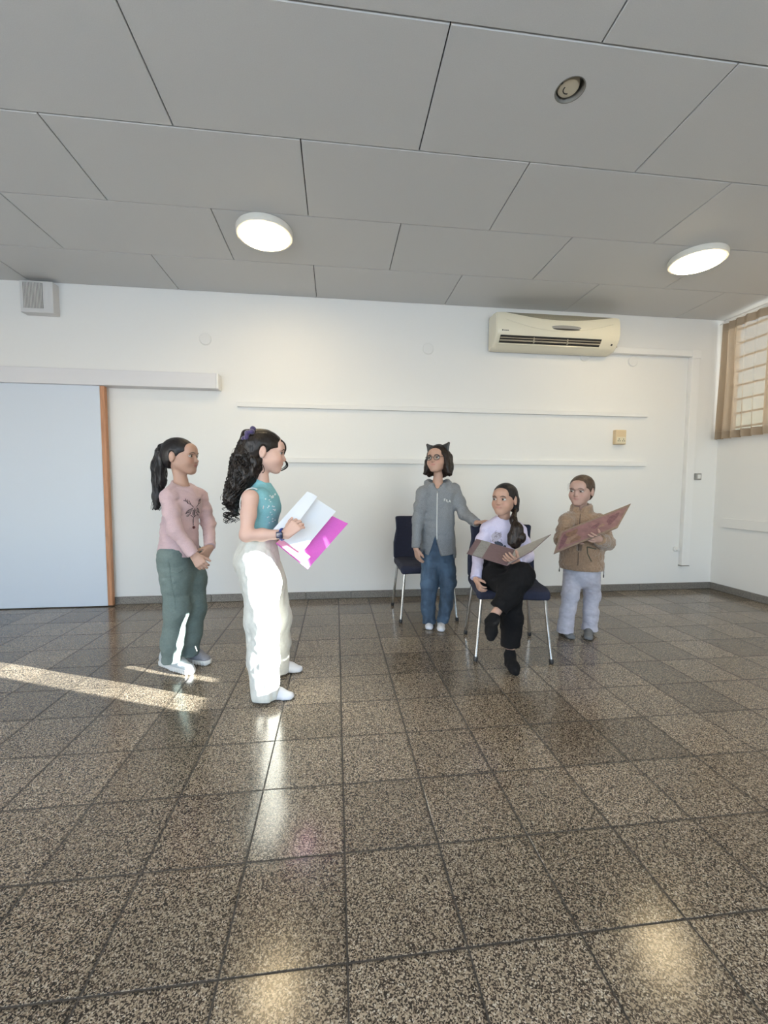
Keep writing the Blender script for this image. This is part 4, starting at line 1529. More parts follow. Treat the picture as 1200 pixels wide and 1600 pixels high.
for i in range(26):                                     # loose ends below and behind
    a0, ph = rnd.uniform(0, 6.28), rnd.uniform(0, 6.28)
    c = tail[rnd.randint(4, 6)] + A((rnd.uniform(-.04, .02), rnd.uniform(-.03, .03), 0))
    pts = [c - UP * 0.055 * q / 14 + 0.011 * A((math.cos(ph + q * 0.9), math.sin(ph + q * 0.9), 0)) for q in range(15)]
    cv.append((pts, [0.0032 * (1 - 0.75 * q / 14) for q in range(15)]))
for i in range(16):                                     # flyaway hairs at the back
    k_ = rnd.uniform(1.0, 4.5)
    i0 = int(k_)
    c = tail[i0] * (1 - k_ + i0) + tail[i0 + 1] * (k_ - i0)
    ph = rnd.uniform(0, 6)
    pts = [c + A((-0.04 - 0.004 * q, rnd.uniform(-.004, .004), 0.012 - 0.007 * q)) + 0.007 * A((math.cos(ph + q), 0, math.sin(ph + q))) for q in range(9)]
    cv.append((pts, 0.0007))
strands('curl', cv, M['hair_dark'], P2, B2)
# front lock that falls past the cheek and curls up at its end, and a small one at the neck
fr = [h2.p(-0.034, 0.066, 0.064), h2.p(-0.016, 0.086, 0.052), h2.p(0.012, 0.096, 0.034), h2.p(0.032, 0.093, 0.012), h2.p(0.040, 0.090, -0.010), h2.p(0.040, 0.100, -0.026), h2.p(0.040, 0.115, -0.038), h2.p(0.040, 0.119, -0.054), h2.p(0.040, 0.108, -0.070), h2.p(0.040, 0.090, -0.082), h2.p(0.040, 0.083, -0.078)]
rr_ = [0.009, 0.008, 0.007, 0.006, 0.005, 0.0045, 0.0045, 0.0045, 0.004, 0.003, 0.0012]
nk = [h2.p(-0.052, -0.012, -0.055), h2.p(-0.048, 0.000, -0.080), h2.p(-0.044, 0.006, -0.097), h2.p(-0.042, 0.000, -0.110), h2.p(-0.042, -0.006, -0.104)]
strands('front_lock', [(smooth_path(fr), smooth_rad(rr_)), (smooth_path([p - h2.f * 0.007 + h2.u * 0.004 for p in fr[4:10]]), smooth_rad([0.001, 0.002, 0.003, 0.003, 0.0025, 0.001])),
                       (smooth_path(nk), smooth_rad([0.0010, 0.0018, 0.0018, 0.0014, 0.0006]))], M['hair_dark'], P2, B2, 6)
# purple scrunchie
bm = bmesh.new()
sc_c = A((-0.458, 1.275, 1.365))
ax_ = nrm((-0.75, 0, 0.65))
e1 = nrm(np.cross(ax_, (0, 1, 0)))
e2 = np.cross(ax_, e1)
pts, rr = [], []
for i in range(49):
    a = 2 * math.pi * i / 48
    pts.append(Vector(sc_c - A(B2) + (0.031 + 0.004 * math.sin(a * 7)) * (math.cos(a) * e1 + math.sin(a) * e2) + ax_ * 0.006 * math.sin(a * 5)))
    rr.append(0.0125 + 0.0025 * math.sin(a * 9))
add_tube(bm, pts, rr, 10)
bm_obj('scrunchie', bm, mat('purple_velvet', (0.030, 0.017, 0.085), 0.8, sheen=0.5), P2, True)
for q in (-1,):
    bm = bmesh.new()
    bmesh.ops.create_uvsphere(bm, u_segments=10, v_segments=8, radius=0.0035, matrix=Matrix.Translation(Vector(h2.p(q * 0.079, -0.012, -0.038) - A(B2))))
    bm_obj('earring', bm, M['chrome'], P2, True)
# top
M['teal'] = mat('turquoise_jersey', (0.185, 0.42, 0.47), 0.75, noise=0.08, nscale=200, bump=0.2, bscale=700)
S = Sdf(0.0036)
S.cone(nb - UP * 0.070 - L2 * 0.088, nb - UP * 0.070 + L2 * 0.088, 0.052, 0.052, 0.03, flat=(F2, 1.0))
S.cone(nb + UP * 0.012, nb - UP * 0.06, 0.048, 0.070, 0.03)
S.cone(nb - UP * 0.125 + F2 * 0.004, (-0.422, 1.320, 0.888), 0.122, 0.108, 0.03, flat=(F2, 0.76))
S.ell((-0.372, 1.320, 0.996), (0.045, 0.105, 0.05), None, 0.04)
S.cone((-0.422, 1.320, 0.888), (-0.420, 1.320, 0.823), 0.108, 0.112, 0.03, flat=(F2, 0.80))
for p_, o in ((shR, -1), (shL, 1)):
    S.ell(p_ + A((0.000, o * 0.044, -0.038)), (0.054, 0.050, 0.074), None, 0.012, 's')
S.ell(nb + UP * 0.045 + F2 * 0.012, (0.054, 0.056, 0.045), None, 0.006, 's')
hm = A((-0.420, 1.320, 0.830))
S.disp(lambda P: 0.0026 * vnoise(P * A((18, 18, 40)), 15) + 0.001 * vnoise(P * 70, 4))
S.cut(hm, -UP, 0.004)
tp = S.obj('top', M['teal'], P2, B2)
bvt = bvh_of(tp, B2)
D = Decal(bvt, (-0.362, 1.200, 0.976), (1, 0, 0), UP, B2)
D.n = Vector((0, -1, 0))
rnd = random.Random(3)
M['spark'] = mat('silver_dot', (0.72, 0.80, 0.82), 0.35, 0.3)
tag(D.patches('print_dots', [(rnd.uniform(-0.008, 0.032), rnd.uniform(-0.06, 0.09), 0.0030, 0.0030, 0) for _ in range(30)], M['spark'], P2, 0.0008), kind='stuff')
strands('arm_binding', [([shR + A((0.004, -0.006, -0.030)) + 0.066 * math.cos(a) * nrm((1, 0, 0)) * 0.86 + 0.078 * math.sin(a) * UP + A((0, 0.022, 0)) + A((0, 0.018 * math.sin(a), 0)) for a in [math.pi * (-0.10 + 1.2 * i / 22) for i in range(23)]], 0.0030)], M['plate'], P2, B2, 6)
# watch
wd_ = nrm(wrR - elR)
wp = wrR - wd_ * 0.020
y1_ = nrm(np.cross(wd_, UP))
strands('watch', [([wp + 0.0245 * (math.cos(a) * y1_ + math.sin(a) * np.cross(wd_, y1_)) for a in [2 * math.pi * i / 24 for i in range(25)]], 0.0065)], mat('navy_silicone', (0.012, 0.035, 0.20), 0.5), P2, B2, 8)
mz = np.array([wd_, y1_, np.cross(wd_, y1_)])
bm = bmesh.new()
mm = Matrix(((wd_[0], mz[2][0], y1_[0], 0), (wd_[1], mz[2][1], y1_[1], 0), (wd_[2], mz[2][2], y1_[2], 0), (0, 0, 0, 1)))
mm.translation = Vector(wp + y1_ * 0.027 - A(B2))
add_box(bm, (-0.016, -0.016, -0.005), (0.016, 0.016, 0.006), 0.004, 2, mm)
bm_obj('watch_case', bm, mat('watch_glass', (0.010, 0.016, 0.05), 0.25), P2, True)
# wide trousers
M['cream'] = mat('cream_satin', (0.70, 0.69, 0.63), 0.55, noise=0.05, nscale=80, bump=0.15, bscale=500)
S = Sdf(0.0042)
S.cone((-0.423, 1.320, 0.840), (-0.431, 1.320, 0.759), 0.110, 0.122, 0.03, flat=(F2, 0.82))
S.ell((-0.490, 1.320, 0.705), (0.066, 0.115, 0.075), None, 0.05)
S.chain([A((-0.417, 1.260, 0.715)), A((-0.404, 1.250, 0.611)), A((-0.402, 1.240, 0.413)), A((-0.399, 1.240, 0.210)), A((-0.394, 1.235, 0.041))], [0.098, 0.098, 0.082, 0.072, 0.072], 0.03)
S.chain([A((-0.429, 1.380, 0.693)), A((-0.396, 1.420, 0.570)), A((-0.363, 1.460, 0.356)), A((-0.358, 1.490, 0.195)), A((-0.357, 1.520, 0.025))], [0.096, 0.090, 0.080, 0.066, 0.058], 0.03)
S.disp(lambda P: 0.0078 * vnoise(P * A((28, 28, 9)) + 0.9 * vnoise(P * 7, 2)[:, None], 33) + 0.0022 * vnoise(P * A((60, 60, 40)), 6))
S.cut((0, 0, 0.010), -UP, 0.004)
S.cut((-0.423, 1.320, 0.830), UP, 0.004)
tro = S.obj('trousers', M['cream'], P2, B2)
# socks
M['sock_white'] = mat('white_sock', (0.72, 0.73, 0.77), 0.9, bump=0.3, bscale=500)
for h_, t_, an in (((-0.416, 1.250, 0.000), (-0.245, 1.219, 0.000), (-0.387, 1.240, 0.086)), ((-0.379, 1.543, 0.000), (-0.225, 1.535, 0.000), (-0.353, 1.520, 0.068))):
    S = Sdf(0.0034)
    foot_sdf(S, h_, t_, ankle=an)
    S.obj('sock', M['sock_white'], P2, B2)

# ------------------------------------------------------------------ girl with the cat-ear headband
B3 = (0.777, 2.322, 0.000)
B3 = (B3[0], 2.21, 0.0)
sk3 = A((0.46, 0.285, 0.215))
h3 = Head((0.748, 2.19, 1.312), (-0.60, -0.80), -0.06, 0.03, 1.0)
F3 = nrm((-0.27, -0.96, 0))
L3 = np.cross(UP, F3)
S = Sdf(0.0032)
h3.build(S)
nb = A((0.755, 2.210, 1.120))
shR, elR, wrR = A((0.636, 2.190, 1.056)), A((0.598, 2.190, 0.850)), A((0.575, 2.140, 0.636))
shL, elL, wrL = A((0.885, 2.220, 1.076)), A((0.942, 2.130, 0.897)), A((0.980, 1.950, 0.845))
S.chain([h3.p(0, -0.022, -0.05), nb + UP * 0.02, nb - UP * 0.03], [0.037, 0.034, 0.050], 0.02)
S.cone(nb - UP * 0.05 - L3 * 0.06, nb - UP * 0.05 + L3 * 0.06, 0.042, 0.042, 0.03)
S.cone(nb - UP * 0.09, (0.762, 2.210, 0.608), 0.085, 0.085, 0.03, flat=(F3, 0.7))
S.chain([shR, elR, wrR], [0.036, 0.029, 0.021], 0.02)
S.chain([shL, elL, wrL], [0.036, 0.029, 0.021], 0.02)
hand(S, wrR, nrm((0.20, -0.12, -1)), nrm((0.9, 0.35, 0)), 1, 0.88, (0.25, 0.35, 0.3), 0.05, (0.4, 0.8, 0.3))
hand(S, wrL, nrm(A((1.044, 1.810, 0.880)) - wrL), nrm((0.25, 0.10, -1)), 1, 0.86, (0.25, 0.45, 0.45), 0.10, (0.7, 0.5, 0.2))
for hp, knee, ank in (((0.716, 2.210, 0.558), (0.707, 2.200, 0.334), (0.717, 2.230, 0.054)), ((0.813, 2.210, 0.557), (0.834, 2.200, 0.346), (0.810, 2.210, 0.073))):
    S.chain([hp, knee, ank], [0.050, 0.030, 0.026], 0.03)
P3 = finish_person(S, B3, 'girl with black cat ears and glasses in a grey zip hoodie and jeans', lambda P: h3.color(P, sk3, (0.50, 0.235, 0.20)))
bv = bvh_of(P3, B3)
h3.face(P3, B3, (-0.35, 0.12), bv)
# bob hair
S = Sdf(0.0034)
h3.hair_cap(S, 0.012, 0.055, side=0.010)
for q in (-1, 1):
    S.chain([h3.p(q * 0.066, 0.004, 0.035), h3.p(q * 0.076, 0.010, -0.020), h3.p(q * 0.080, 0.012, -0.065), h3.p(q * 0.092, 0.018, -0.105)], [0.022, 0.022, 0.024, 0.014], 0.02)
    S.chain([h3.p(q * 0.055, -0.045, 0.010), h3.p(q * 0.066, -0.040, -0.060), h3.p(q * 0.084, -0.030, -0.112)], [0.045, 0.040, 0.020], 0.03)
    S.chain([h3.p(q * 0.090, 0.014, -0.095), h3.p(q * 0.110, 0.016, -0.108)], [0.015, 0.004], 0.015)
S.chain([h3.p(0, -0.070, 0.0), h3.p(0, -0.065, -0.060), h3.p(0, -0.062, -0.110)], [0.050, 0.048, 0.030], 0.03)
S.cone(h3.p(-0.03, -0.065, -0.08), h3.p(0.03, -0.065, -0.08), 0.045, 0.045, 0.03)
S.disp(lambda P: 0.0030 * vnoise(np.stack(h3.loc(P), 1) * A((150, 120, 22)), 3))
S.obj('hair', M['hair_warm'], P3, B3)
# headband with ears
band = tube('headband', [Vector(h3.p(0.084 * math.cos(a), -0.005, 0.022 + 0.090 * math.sin(a)) - A(B3)) for a in [math.pi * (-0.06 + 1.12 * i / 28) for i in range(29)]], 0.0045, M['black'], P3, 8)
for q in (-1, 1):
    S = Sdf(0.0028)
    b0, b1 = h3.p(q * 0.040, -0.003, 0.100), h3.p(q * 0.080, -0.003, 0.060)
    tip = h3.p(q * 0.090, 0.000, 0.119)
    m0 = (b0 + b1) / 2
    for t_ in np.linspace(0, 1, 9):
        b_ = b0 * (1 - t_) + b1 * t_
        S.cone(b_, tip * 0.93 + b_ * 0.07, 0.0075, 0.0048, 0.006, flat=(h3.f, 0.8))
    S.obj('cat_ear', M['black'], band, B3)
# glasses
gl = empty('glasses', (0, 0, 0), 0, P3)
M['frame'] = mat('dark_frame', (0.030, 0.028, 0.035), 0.35)
rims = []
for q in (-1, 1):
    c = (q * 0.0315, 0.100, 0.000)
    tube('rim', [Vector(h3.p(c[0] + 0.0225 * math.cos(a), c[1] - 0.004 * abs(math.cos(a)) * (q * math.cos(a) > 0), c[2] + 0.0185 * math.sin(a)) - A(B3)) for a in [2 * math.pi * i / 24 for i in range(25)]], 0.0019, M['frame'], gl, 6)
    tube('temple', [Vector(h3.p(*p_) - A(B3)) for p_ in ((q * 0.054, 0.097, 0.006), (q * 0.068, 0.080, 0.007), (q * 0.077, 0.020, 0.006), (q * 0.079, -0.005, 0.004))], 0.0016, M['frame'], gl, 6)
    bm = bmesh.new()
    add_lathe(bm, [(0.0215, -0.0004), (0.0215, 0.0004)], (0, 0, 0), n=24)
    bmesh.ops.transform(bm, matrix=Matrix(((*(-h3.l[i:i + 1]), h3.u[i] * 0.85, h3.f[i], (h3.p(*c) - A(B3))[i]) for i in range(3))).to_4x4() if False else Matrix([[-h3.l[i], h3.u[i] * 0.84, h3.f[i], float((h3.p(c[0], c[1] - 0.001, c[2]) - A(B3))[i])] for i in range(3)] + [[0, 0, 0, 1]]), verts=bm.verts[:])
    bm_obj('lens', bm, M['glass'], gl, False)
tube('bridge', [Vector(h3.p(*p_) - A(B3)) for p_ in ((-0.0095, 0.101, 0.003), (0, 0.1035, 0.006), (0.0095, 0.101, 0.003))], 0.0018, M['frame'], gl, 6)
# hoodie
M['melange'] = mat('grey_melange', (0.205, 0.215, 0.23), 0.9, noise=0.22, nscale=260, bump=0.25, bscale=600)
S = Sdf(0.0038)
S.cone(nb - UP * 0.062 - L3 * 0.085, nb - UP * 0.062 + L3 * 0.085, 0.053, 0.053, 0.03)
S.cone(nb - UP * 0.11, (0.758, 2.210, 0.848), 0.128, 0.122, 0.03, flat=(F3, 0.70))
S.cone((0.758, 2.210, 0.848), (0.768, 2.210, 0.547), 0.122, 0.142, 0.03, flat=(F3, 0.74))
for a, b, c in ((shR, elR, wrR), (shL, elL, wrL)):
    e = nrm(c - b)
    S.chain([a, a * 0.5 + b * 0.5, b, c], [0.050, 0.047, 0.042, 0.034], 0.026)
    S.cone(nb - UP * 0.02, a + UP * 0.006, 0.040, 0.040, 0.03)
    S.cut(c - e * 0.004, e, 0.003, c - 0.05, c + 0.05)
# hood lying on the shoulders
for q in (-1, 1):
    S.chain([nb + F3 * 0.062 - UP * 0.040 + L3 * 0.012 * q, nb + F3 * 0.045 - UP * 0.006 + L3 * q * 0.050, nb + L3 * q * 0.084 + UP * 0.008, nb - F3 * 0.055 + L3 * q * 0.070 + UP * 0.014, nb - F3 * 0.085 - UP * 0.01], [0.010, 0.016, 0.020, 0.026, 0.032], 0.014)
S.ell(nb + UP * 0.035 + F3 * 0.010, (0.050, 0.054, 0.050), None, 0.006, 's')
S.ell(nb + UP * 0.012 + F3 * 0.062, (0.022, 0.030, 0.042), None, 0.008, 's')
S.disp(lambda P: 0.0040 * vnoise(P * A((20, 20, 34)) + 0.7 * vnoise(P * 12, 8)[:, None], 21) + 0.0014 * vnoise(P * A((70, 70, 90)), 4))
# hem: front panels fall to points either side of the zip
zb = A((0.720, 2.100, 0.732))
pk = A((0.676, 2.100, 0.568))
pk2 = A((0.764, 2.100, 0.567))
hs = A((0.608, 2.200, 0.596))
hs2 = A((0.928, 2.200, 0.597))
for p0, p1, s_ in ((pk, hs, 1), (pk2, hs2, -1)):
    pass


def hem_fn(x, y, z):
    # lower edge of the hoodie as a height over x
    xs = [hs[0] - 0.05, hs[0], pk[0], zb[0], pk2[0], hs2[0], hs2[0] + 0.05]
    zs = [hs[2] + 0.01, hs[2], pk[2] + 0.012, zb[2], pk2[2] + 0.012, hs2[2], hs2[2] + 0.01]
    front = np.interp(x.ravel(), xs, zs).reshape(x.shape)
    back = 0 * front + hs[2] - 0.005
    e = np.where(y < 2.21, front, back)
    return (e - z) * 0.45


S.ops.append((lambda x, y, z: -hem_fn(x, y, z), A((0.66, 1.9, 0.3)), A((0.84, 2.5, 0.85)), 0.003, 's'))
S.ops.append((lambda x, y, z: np.broadcast_to(z - 0.595, np.broadcast_shapes(x.shape, y.shape, z.shape)), A((0.40, 1.9, 0.35)), A((1.1, 2.5, 0.52)), 0.003, 's')) if False else None
S.cut((0, 0, pk[2] - 0.012), -UP, 0.003)
ho = S.obj('hoodie', M['melange'], P3, B3)
bvhd = bvh_of(ho, B3)
D = Decal(bvhd, nb - UP * 0.15, np.cross(UP, F3), UP, B3)
zc = D.c
D.lines('zip', [[(0.0, 0.095), (0.0, -0.02), (0.0, -0.15), (0.002, -0.265)]], 0.0032, M['plate'], P3, 0.0005, 6, 8)
D.lines('zip_pull', [[(0.0, 0.098), (0.002, 0.085)]], 0.0045, M['grey'], P3, 0.001, 6)
for q in (-1, 1):
    D.lines('pocket_seam', [[(q * 0.115, -0.16), (q * 0.060, -0.235)]], 0.0012, M['melange'], P3)
# white chest lettering, worn: a dot, a rounded letter and a hooked one running down to the right
sgn = 1
def mk(x, y, P): return [(x + 0.052 + p[0], 0.020 + y + p[1]) for p in P]
tag(D.lines('chest_mark', [mk(0, 0.004, [(0, 0), (0, 0.018), (0.009, 0.018)]), mk(0, 0.004, [(0, 0.009), (0.007, 0.009)]), mk(0.015, 0.001, [(0, 0), (0, 0.018)]), mk(0.022, -0.001, [(0, 0.018), (0, 0), (0.009, 0)]), mk(0.035, -0.004, [(0, 0), (0.006, 0.018), (0.012, 0)]), mk(0.035, -0.004, [(0.003, 0.006), (0.009, 0.006)])], 0.0024, M['plate'], P3, 0.0008), kind='stuff')
# jeans
M['denim'] = mat('washed_denim', (0.042, 0.075, 0.122), 0.85, noise=0.45, nscale=14, bump=0.3, bscale=700, stretch=(1, 1, 0.5))
S = Sdf(0.004)
S.cone((0.760, 2.210, 0.733), (0.763, 2.210, 0.532), 0.105, 0.112, 0.03, flat=(F3, 0.74))
S.chain([A((0.712, 2.210, 0.548)), A((0.696, 2.200, 0.349)), A((0.693, 2.220, 0.150)), A((0.708, 2.235, 0.022))], [0.078, 0.066, 0.053, 0.052], 0.025)
S.chain([A((0.819, 2.210, 0.546)), A((0.841, 2.190, 0.368)), A((0.832, 2.200, 0.178)), A((0.812, 2.215, 0.056))], [0.078, 0.064, 0.050, 0.047], 0.025)
S.cut((0, 0, 0.030), -UP, 0.004)
S.disp(lambda P: 0.0060 * vnoise(P * A((14, 14, 34)) + 0.8 * vnoise(P * 9, 2)[:, None], 13) + 0.002 * vnoise(P * A((50, 50, 80)), 6))
je = S.obj('jeans', M['denim'], P3, B3)
for h_, t_, an in (((0.783, 2.487, 0.000), (0.681, 2.139, 0.000), (0.717, 2.230, 0.069)), ((0.885, 2.512, 0.000), (0.762, 2.089, 0.000), (0.810, 2.210, 0.088))):
    S = Sdf(0.0032)
    foot_sdf(S, h_, t_, ankle=an)
    so_ = S.obj('sock', M['sock_white'], P3, B3)
D = Decal(bvh_of(so_, B3), A((0.776, 2.143, 0.000)) + A((0, 0, 0.03)), (1, 0, 0), (0, 0.5, 0.85), B3)
D.lines('sock_mark', [[(-0.008, 0.0), (-0.004, 0.008), (0.0, 0.0), (0.004, 0.008), (0.008, 0.0)]], 0.0012, M['grey'], P3)

# ------------------------------------------------------------------ girl on the chair
B4 = (1.06, 1.62, 0.0)
sk4 = A((0.42, 0.255, 0.19))
h4 = Head((1.105, 1.765, 1.022), (-0.74, -0.67), 0.02, 0.0, 1.0)
F4 = nrm((-0.33, -0.94, 0))
L4 = np.cross(UP, F4)
S = Sdf(0.0032)
h4.build(S)
nb = A((1.113, 1.790, 0.885))
shR, elR, wrR = A((0.996, 1.790, 0.812)), A((0.930, 1.760, 0.668)), A((0.866, 1.620, 0.514))
shL, elL, wrL = A((1.239, 1.810, 0.803)), A((1.246, 1.700, 0.647)), A((1.055, 1.450, 0.654))
S.chain([h4.p(0, -0.022, -0.05), nb + UP * 0.02, nb - UP * 0.03], [0.037, 0.034, 0.050], 0.02)
S.cone(nb - UP * 0.05 - L4 * 0.06, nb - UP * 0.05 + L4 * 0.06, 0.042, 0.042, 0.03)
pel = A((1.155, 1.830, 0.53))
S.cone(nb - UP * 0.09, pel, 0.085, 0.085, 0.03, flat=(F4, 0.7))
S.chain([shR, elR, wrR], [0.035, 0.028, 0.020], 0.02)
S.chain([shL, elL, wrL], [0.035, 0.028, 0.020], 0.02)
hand(S, wrR, nrm(A((0.868, 1.550, 0.461)) - wrR), nrm((0.85, -0.25, -0.15)), 1, 0.84, (0.35, 0.6, 0.5), 0.06, (0.45, 0.75, 0.5))
hand(S, wrL, nrm(A((0.891, 1.335, 0.712)) - wrL), nrm((0.1, 0.75, 0.65)), -1, 0.90, (0.2, 0.35, 0.3), 0.10, (0.6, 0.6, 0.5))
knR, anR = A((1.014, 1.440, 0.505)), A((1.031, 1.455, 0.116))
knL, anL = A((1.076, 1.420, 0.578)), A((0.890, 1.360, 0.366))
S.chain([pel - L4 * 0.07, knR, anR], [0.045, 0.032, 0.026], 0.03)
S.chain([pel + L4 * 0.07 + UP * 0.02, knL, anL], [0.045, 0.032, 0.026], 0.03)
P4 = finish_person(S, B4, 'seated girl in a lilac printed shirt and black trousers, legs crossed, side ponytail', lambda P: h4.color(P, sk4, (0.42, 0.20, 0.165), 0.4))
bv = bvh_of(P4, B4)
h4.face(P4, B4, (-0.32, -0.02), bv, brow=0.0034)
S = Sdf(0.0034)
h4.hair_cap(S, 0.009, 0.040, side=0.004)
S.cone(h4.p(0.030, -0.070, -0.020), h4.p(0.050, -0.060, -0.070), 0.040, 0.026, 0.03)
S.cone(h4.p(0.0, 0.085, 0.075), h4.p(0.0, 0.02, 0.120), 0.0012, 0.0012, 0.003, op='s')
S.disp(lambda P: 0.0014 * vnoise(np.stack(h4.loc(P), 1) * A((40, 200, 60)), 3))
S.obj('hair', M['hair_black'], P4, B4)
tail = [h4.p(0.058, -0.045, -0.065), A((1.132, 1.680, 0.890)), A((1.141, 1.640, 0.835)), A((1.151, 1.630, 0.778)), A((1.138, 1.635, 0.727))]
S = Sdf(0.0034)
S.chain(tail, [0.011, 0.020, 0.034, 0.038, 0.020], 0.02)
S.chain([A((1.131, 1.645, 0.826)), A((1.104, 1.640, 0.785)), A((1.105, 1.630, 0.745)), A((1.131, 1.630, 0.720))], [0.018, 0.018, 0.018, 0.016], 0.03)
S.disp(lambda P: 0.004 * vnoise(P * A((95, 95, 20)), 11) + 0.002 * vnoise(P * A((220, 220, 30)), 5), 0.03)
S.obj('ponytail', M['hair_warm'], P4, B4)
rnd = random.Random(14)
cv = []
for i in range(60):
    o = rnd.uniform(-1, 1)
    oy = rnd.uniform(-1.0, -0.3)
    pts = []
    for q in range(14):
        t = q / 13 * 4
        i0 = min(int(t), 3)
        ft = t - i0
        r_ = [0.011, 0.020, 0.035, 0.039, 0.020]
        R_ = r_[i0] * (1 - ft) + r_[i0 + 1] * ft
        pts.append(tail[i0] * (1 - ft) + tail[i0 + 1] * ft + A((o, oy * math.sqrt(1 - min(0.98, o * o)), 0)) * R_ * 1.02)
    cv.append((pts, 0.0018))
strands('strand', cv, M['hair_warm'], P4, B4)
M['lilac'] = mat('lilac_jersey', (0.56, 0.52, 0.67), 0.85, noise=0.06, nscale=200, bump=0.2, bscale=700)
S = Sdf(0.0036)
S.cone(nb - UP * 0.060 - L4 * 0.075, nb - UP * 0.060 + L4 * 0.075, 0.052, 0.052, 0.03)
S.cone(nb - UP * 0.005, nb - UP * 0.06, 0.053, 0.070, 0.03)
S.cone(nb - UP * 0.10, A((1.109, 1.790, 0.661)), 0.120, 0.112, 0.03, flat=(F4, 0.74))
S.cone(A((1.109, 1.790, 0.661)), pel + F4 * 0.01 + UP * 0.02, 0.112, 0.128, 0.03, flat=(F4, 0.80))
for a, b, c in ((shR, elR, wrR), (shL, elL, wrL)):
    e = nrm(c - b)
    S.chain([a, a * 0.5 + b * 0.5, b, c], [0.043, 0.042, 0.039, 0.033], 0.026)
    S.cone(nb - UP * 0.018, a + UP * 0.004, 0.040, 0.038, 0.03)
    S.cut(c - e * 0.006, e, 0.003, c - 0.05, c + 0.05)
S.ell(nb + UP * 0.026 + F4 * 0.012, (0.052, 0.054, 0.036), None, 0.006, 's')
S.disp(lambda P: 0.0044 * vnoise(P * A((20, 20, 36)) + 0.7 * vnoise(P * 12, 8)[:, None], 41) + 0.0016 * vnoise(P * A((70, 70, 90)), 4))
sh = S.obj('shirt', M['lilac'], P4, B4)
D = Decal(bvh_of(sh, B4), (1.042, 1.700, 0.761), np.cross(UP, F4), UP, B4)
M['print_pale'] = mat('print_pale_grey', (0.40, 0.36, 0.42), 0.85)
M['print_navy'] = mat('print_blue_black', (0.022, 0.030, 0.050), 0.8)
D.patches('print_blotch', [(-0.012, 0.016, 0.034, 0.026, 0.3), (-0.020, -0.012, 0.022, 0.024, 0.9)], M['print_pale'], P4, 0.0008)
D.patches('print_blotch', [(0.004, -0.036, 0.030, 0.016, -0.35), (0.042, -0.052, 0.010, 0.009, 0.3), (0.064, -0.070, 0.006, 0.005, 0)], M['print_navy'], P4, 0.0012)
rnd = random.Random(2)
L = []
for i in range(13):
    cx, cy, r_ = -0.012 + rnd.uniform(-0.035, 0.03), 0.012 + rnd.uniform(-0.03, 0.03), rnd.uniform(0.005, 0.010)
    L.append([(cx + r_ * (1 - 0.05 * q) * math.cos(a0_ + 0.5 * q), cy + r_ * (1 - 0.05 * q) * math.sin(a0_ + 0.5 * q)) for a0_ in [rnd.uniform(0, 6)] for q in range(11)])
tag(D.lines('print_curls', L, 0.0010, M['print_dark'], P4, 0.0008, sub=1), kind='stuff')
# trousers
M['black_cloth'] = mat('black_cloth', (0.0040, 0.0040, 0.0048), 0.9, spec=0.2, noise=0.2, nscale=60, bump=0.2, bscale=500)
S = Sdf(0.0042)
S.cone(pel - L4 * 0.05 + UP * 0.015, pel + L4 * 0.05 + UP * 0.015, 0.098, 0.098, 0.03)
S.chain([pel + L4 * 0.07 + UP * 0.02, pel * 0.5 + knL * 0.5 + L4 * 0.015 + UP * 0.012, knL, knL * 0.5 + anL * 0.5, anL + nrm(knL - anL) * 0.038], [0.088, 0.082, 0.074, 0.062, 0.052], 0.03)
e = nrm(anL - knL)
cc = anL - e * 0.040
S.cut(cc, e, 0.004, cc - 0.075, cc + 0.075)
S.chain([pel - L4 * 0.085, A((0.985, 1.620, 0.520)), knR, A((1.036, 1.450, 0.313)), anR - UP * 0.002], [0.090, 0.080, 0.068, 0.064, 0.056], 0.03)
cc = anR + UP * 0.022
S.cut(cc, -UP, 0.004, cc - 0.09, cc + A((0.09, 0.09, 0.03)))
S.func(lambda x, y, z: -(z - 0.4665) + 0 * x + 0 * y, (0.86, 1.52, 0.30), (1.42, 2.05, 0.44), 0.01, 's') if False else None
S.disp(lambda P: 0.0055 * vnoise(P * A((16, 16, 26)) + 0.8 * vnoise(P * 9, 2)[:, None], 53) + 0.002 * vnoise(P * A((60, 60, 60)), 6))
S.obj('trousers', M['black_cloth'], P4, B4)
M['sock_black'] = mat('black_sock', (0.005, 0.005, 0.006), 0.9, spec=0.2, bump=0.3, bscale=500)


def sock_free(ankle, heel, toe, top):
    """a sock on a foot that hangs: from the ankle over the heel to the toes"""
    ankle, heel, toe, top = A(ankle), A(heel), A(toe), A(top)
    S = Sdf(0.0032)
    d = nrm(toe - heel)
    S.cone(top, ankle, 0.0265, 0.028, 0.02)
    S.cone(ankle, heel, 0.028, 0.024, 0.02)
    S.chain([heel, heel * 0.45 + toe * 0.55 + (ankle - heel) * 0.25, toe - d * 0.02], [0.026, 0.030, 0.023], 0.02)
    S.cone(ankle, heel * 0.4 + toe * 0.6 + (ankle - heel) * 0.2, 0.027, 0.024, 0.025)
    e_ = nrm(top - ankle)
    S.cut(top - e_ * 0.01, e_, 0.003)
    S.disp(lambda P: 0.001 * vnoise(P * 60, 3))
    return S.obj('sock', M['sock_black'], P4, B4)


sock_free((1.027, 1.445, 0.080), (1.016, 1.425, 0.041), (1.017, 1.322, 0.022), (1.035, 1.455, 0.124))
sock_free((0.875, 1.340, 0.343), (0.856, 1.350, 0.325), (0.822, 1.240, 0.263), (0.893, 1.360, 0.373))

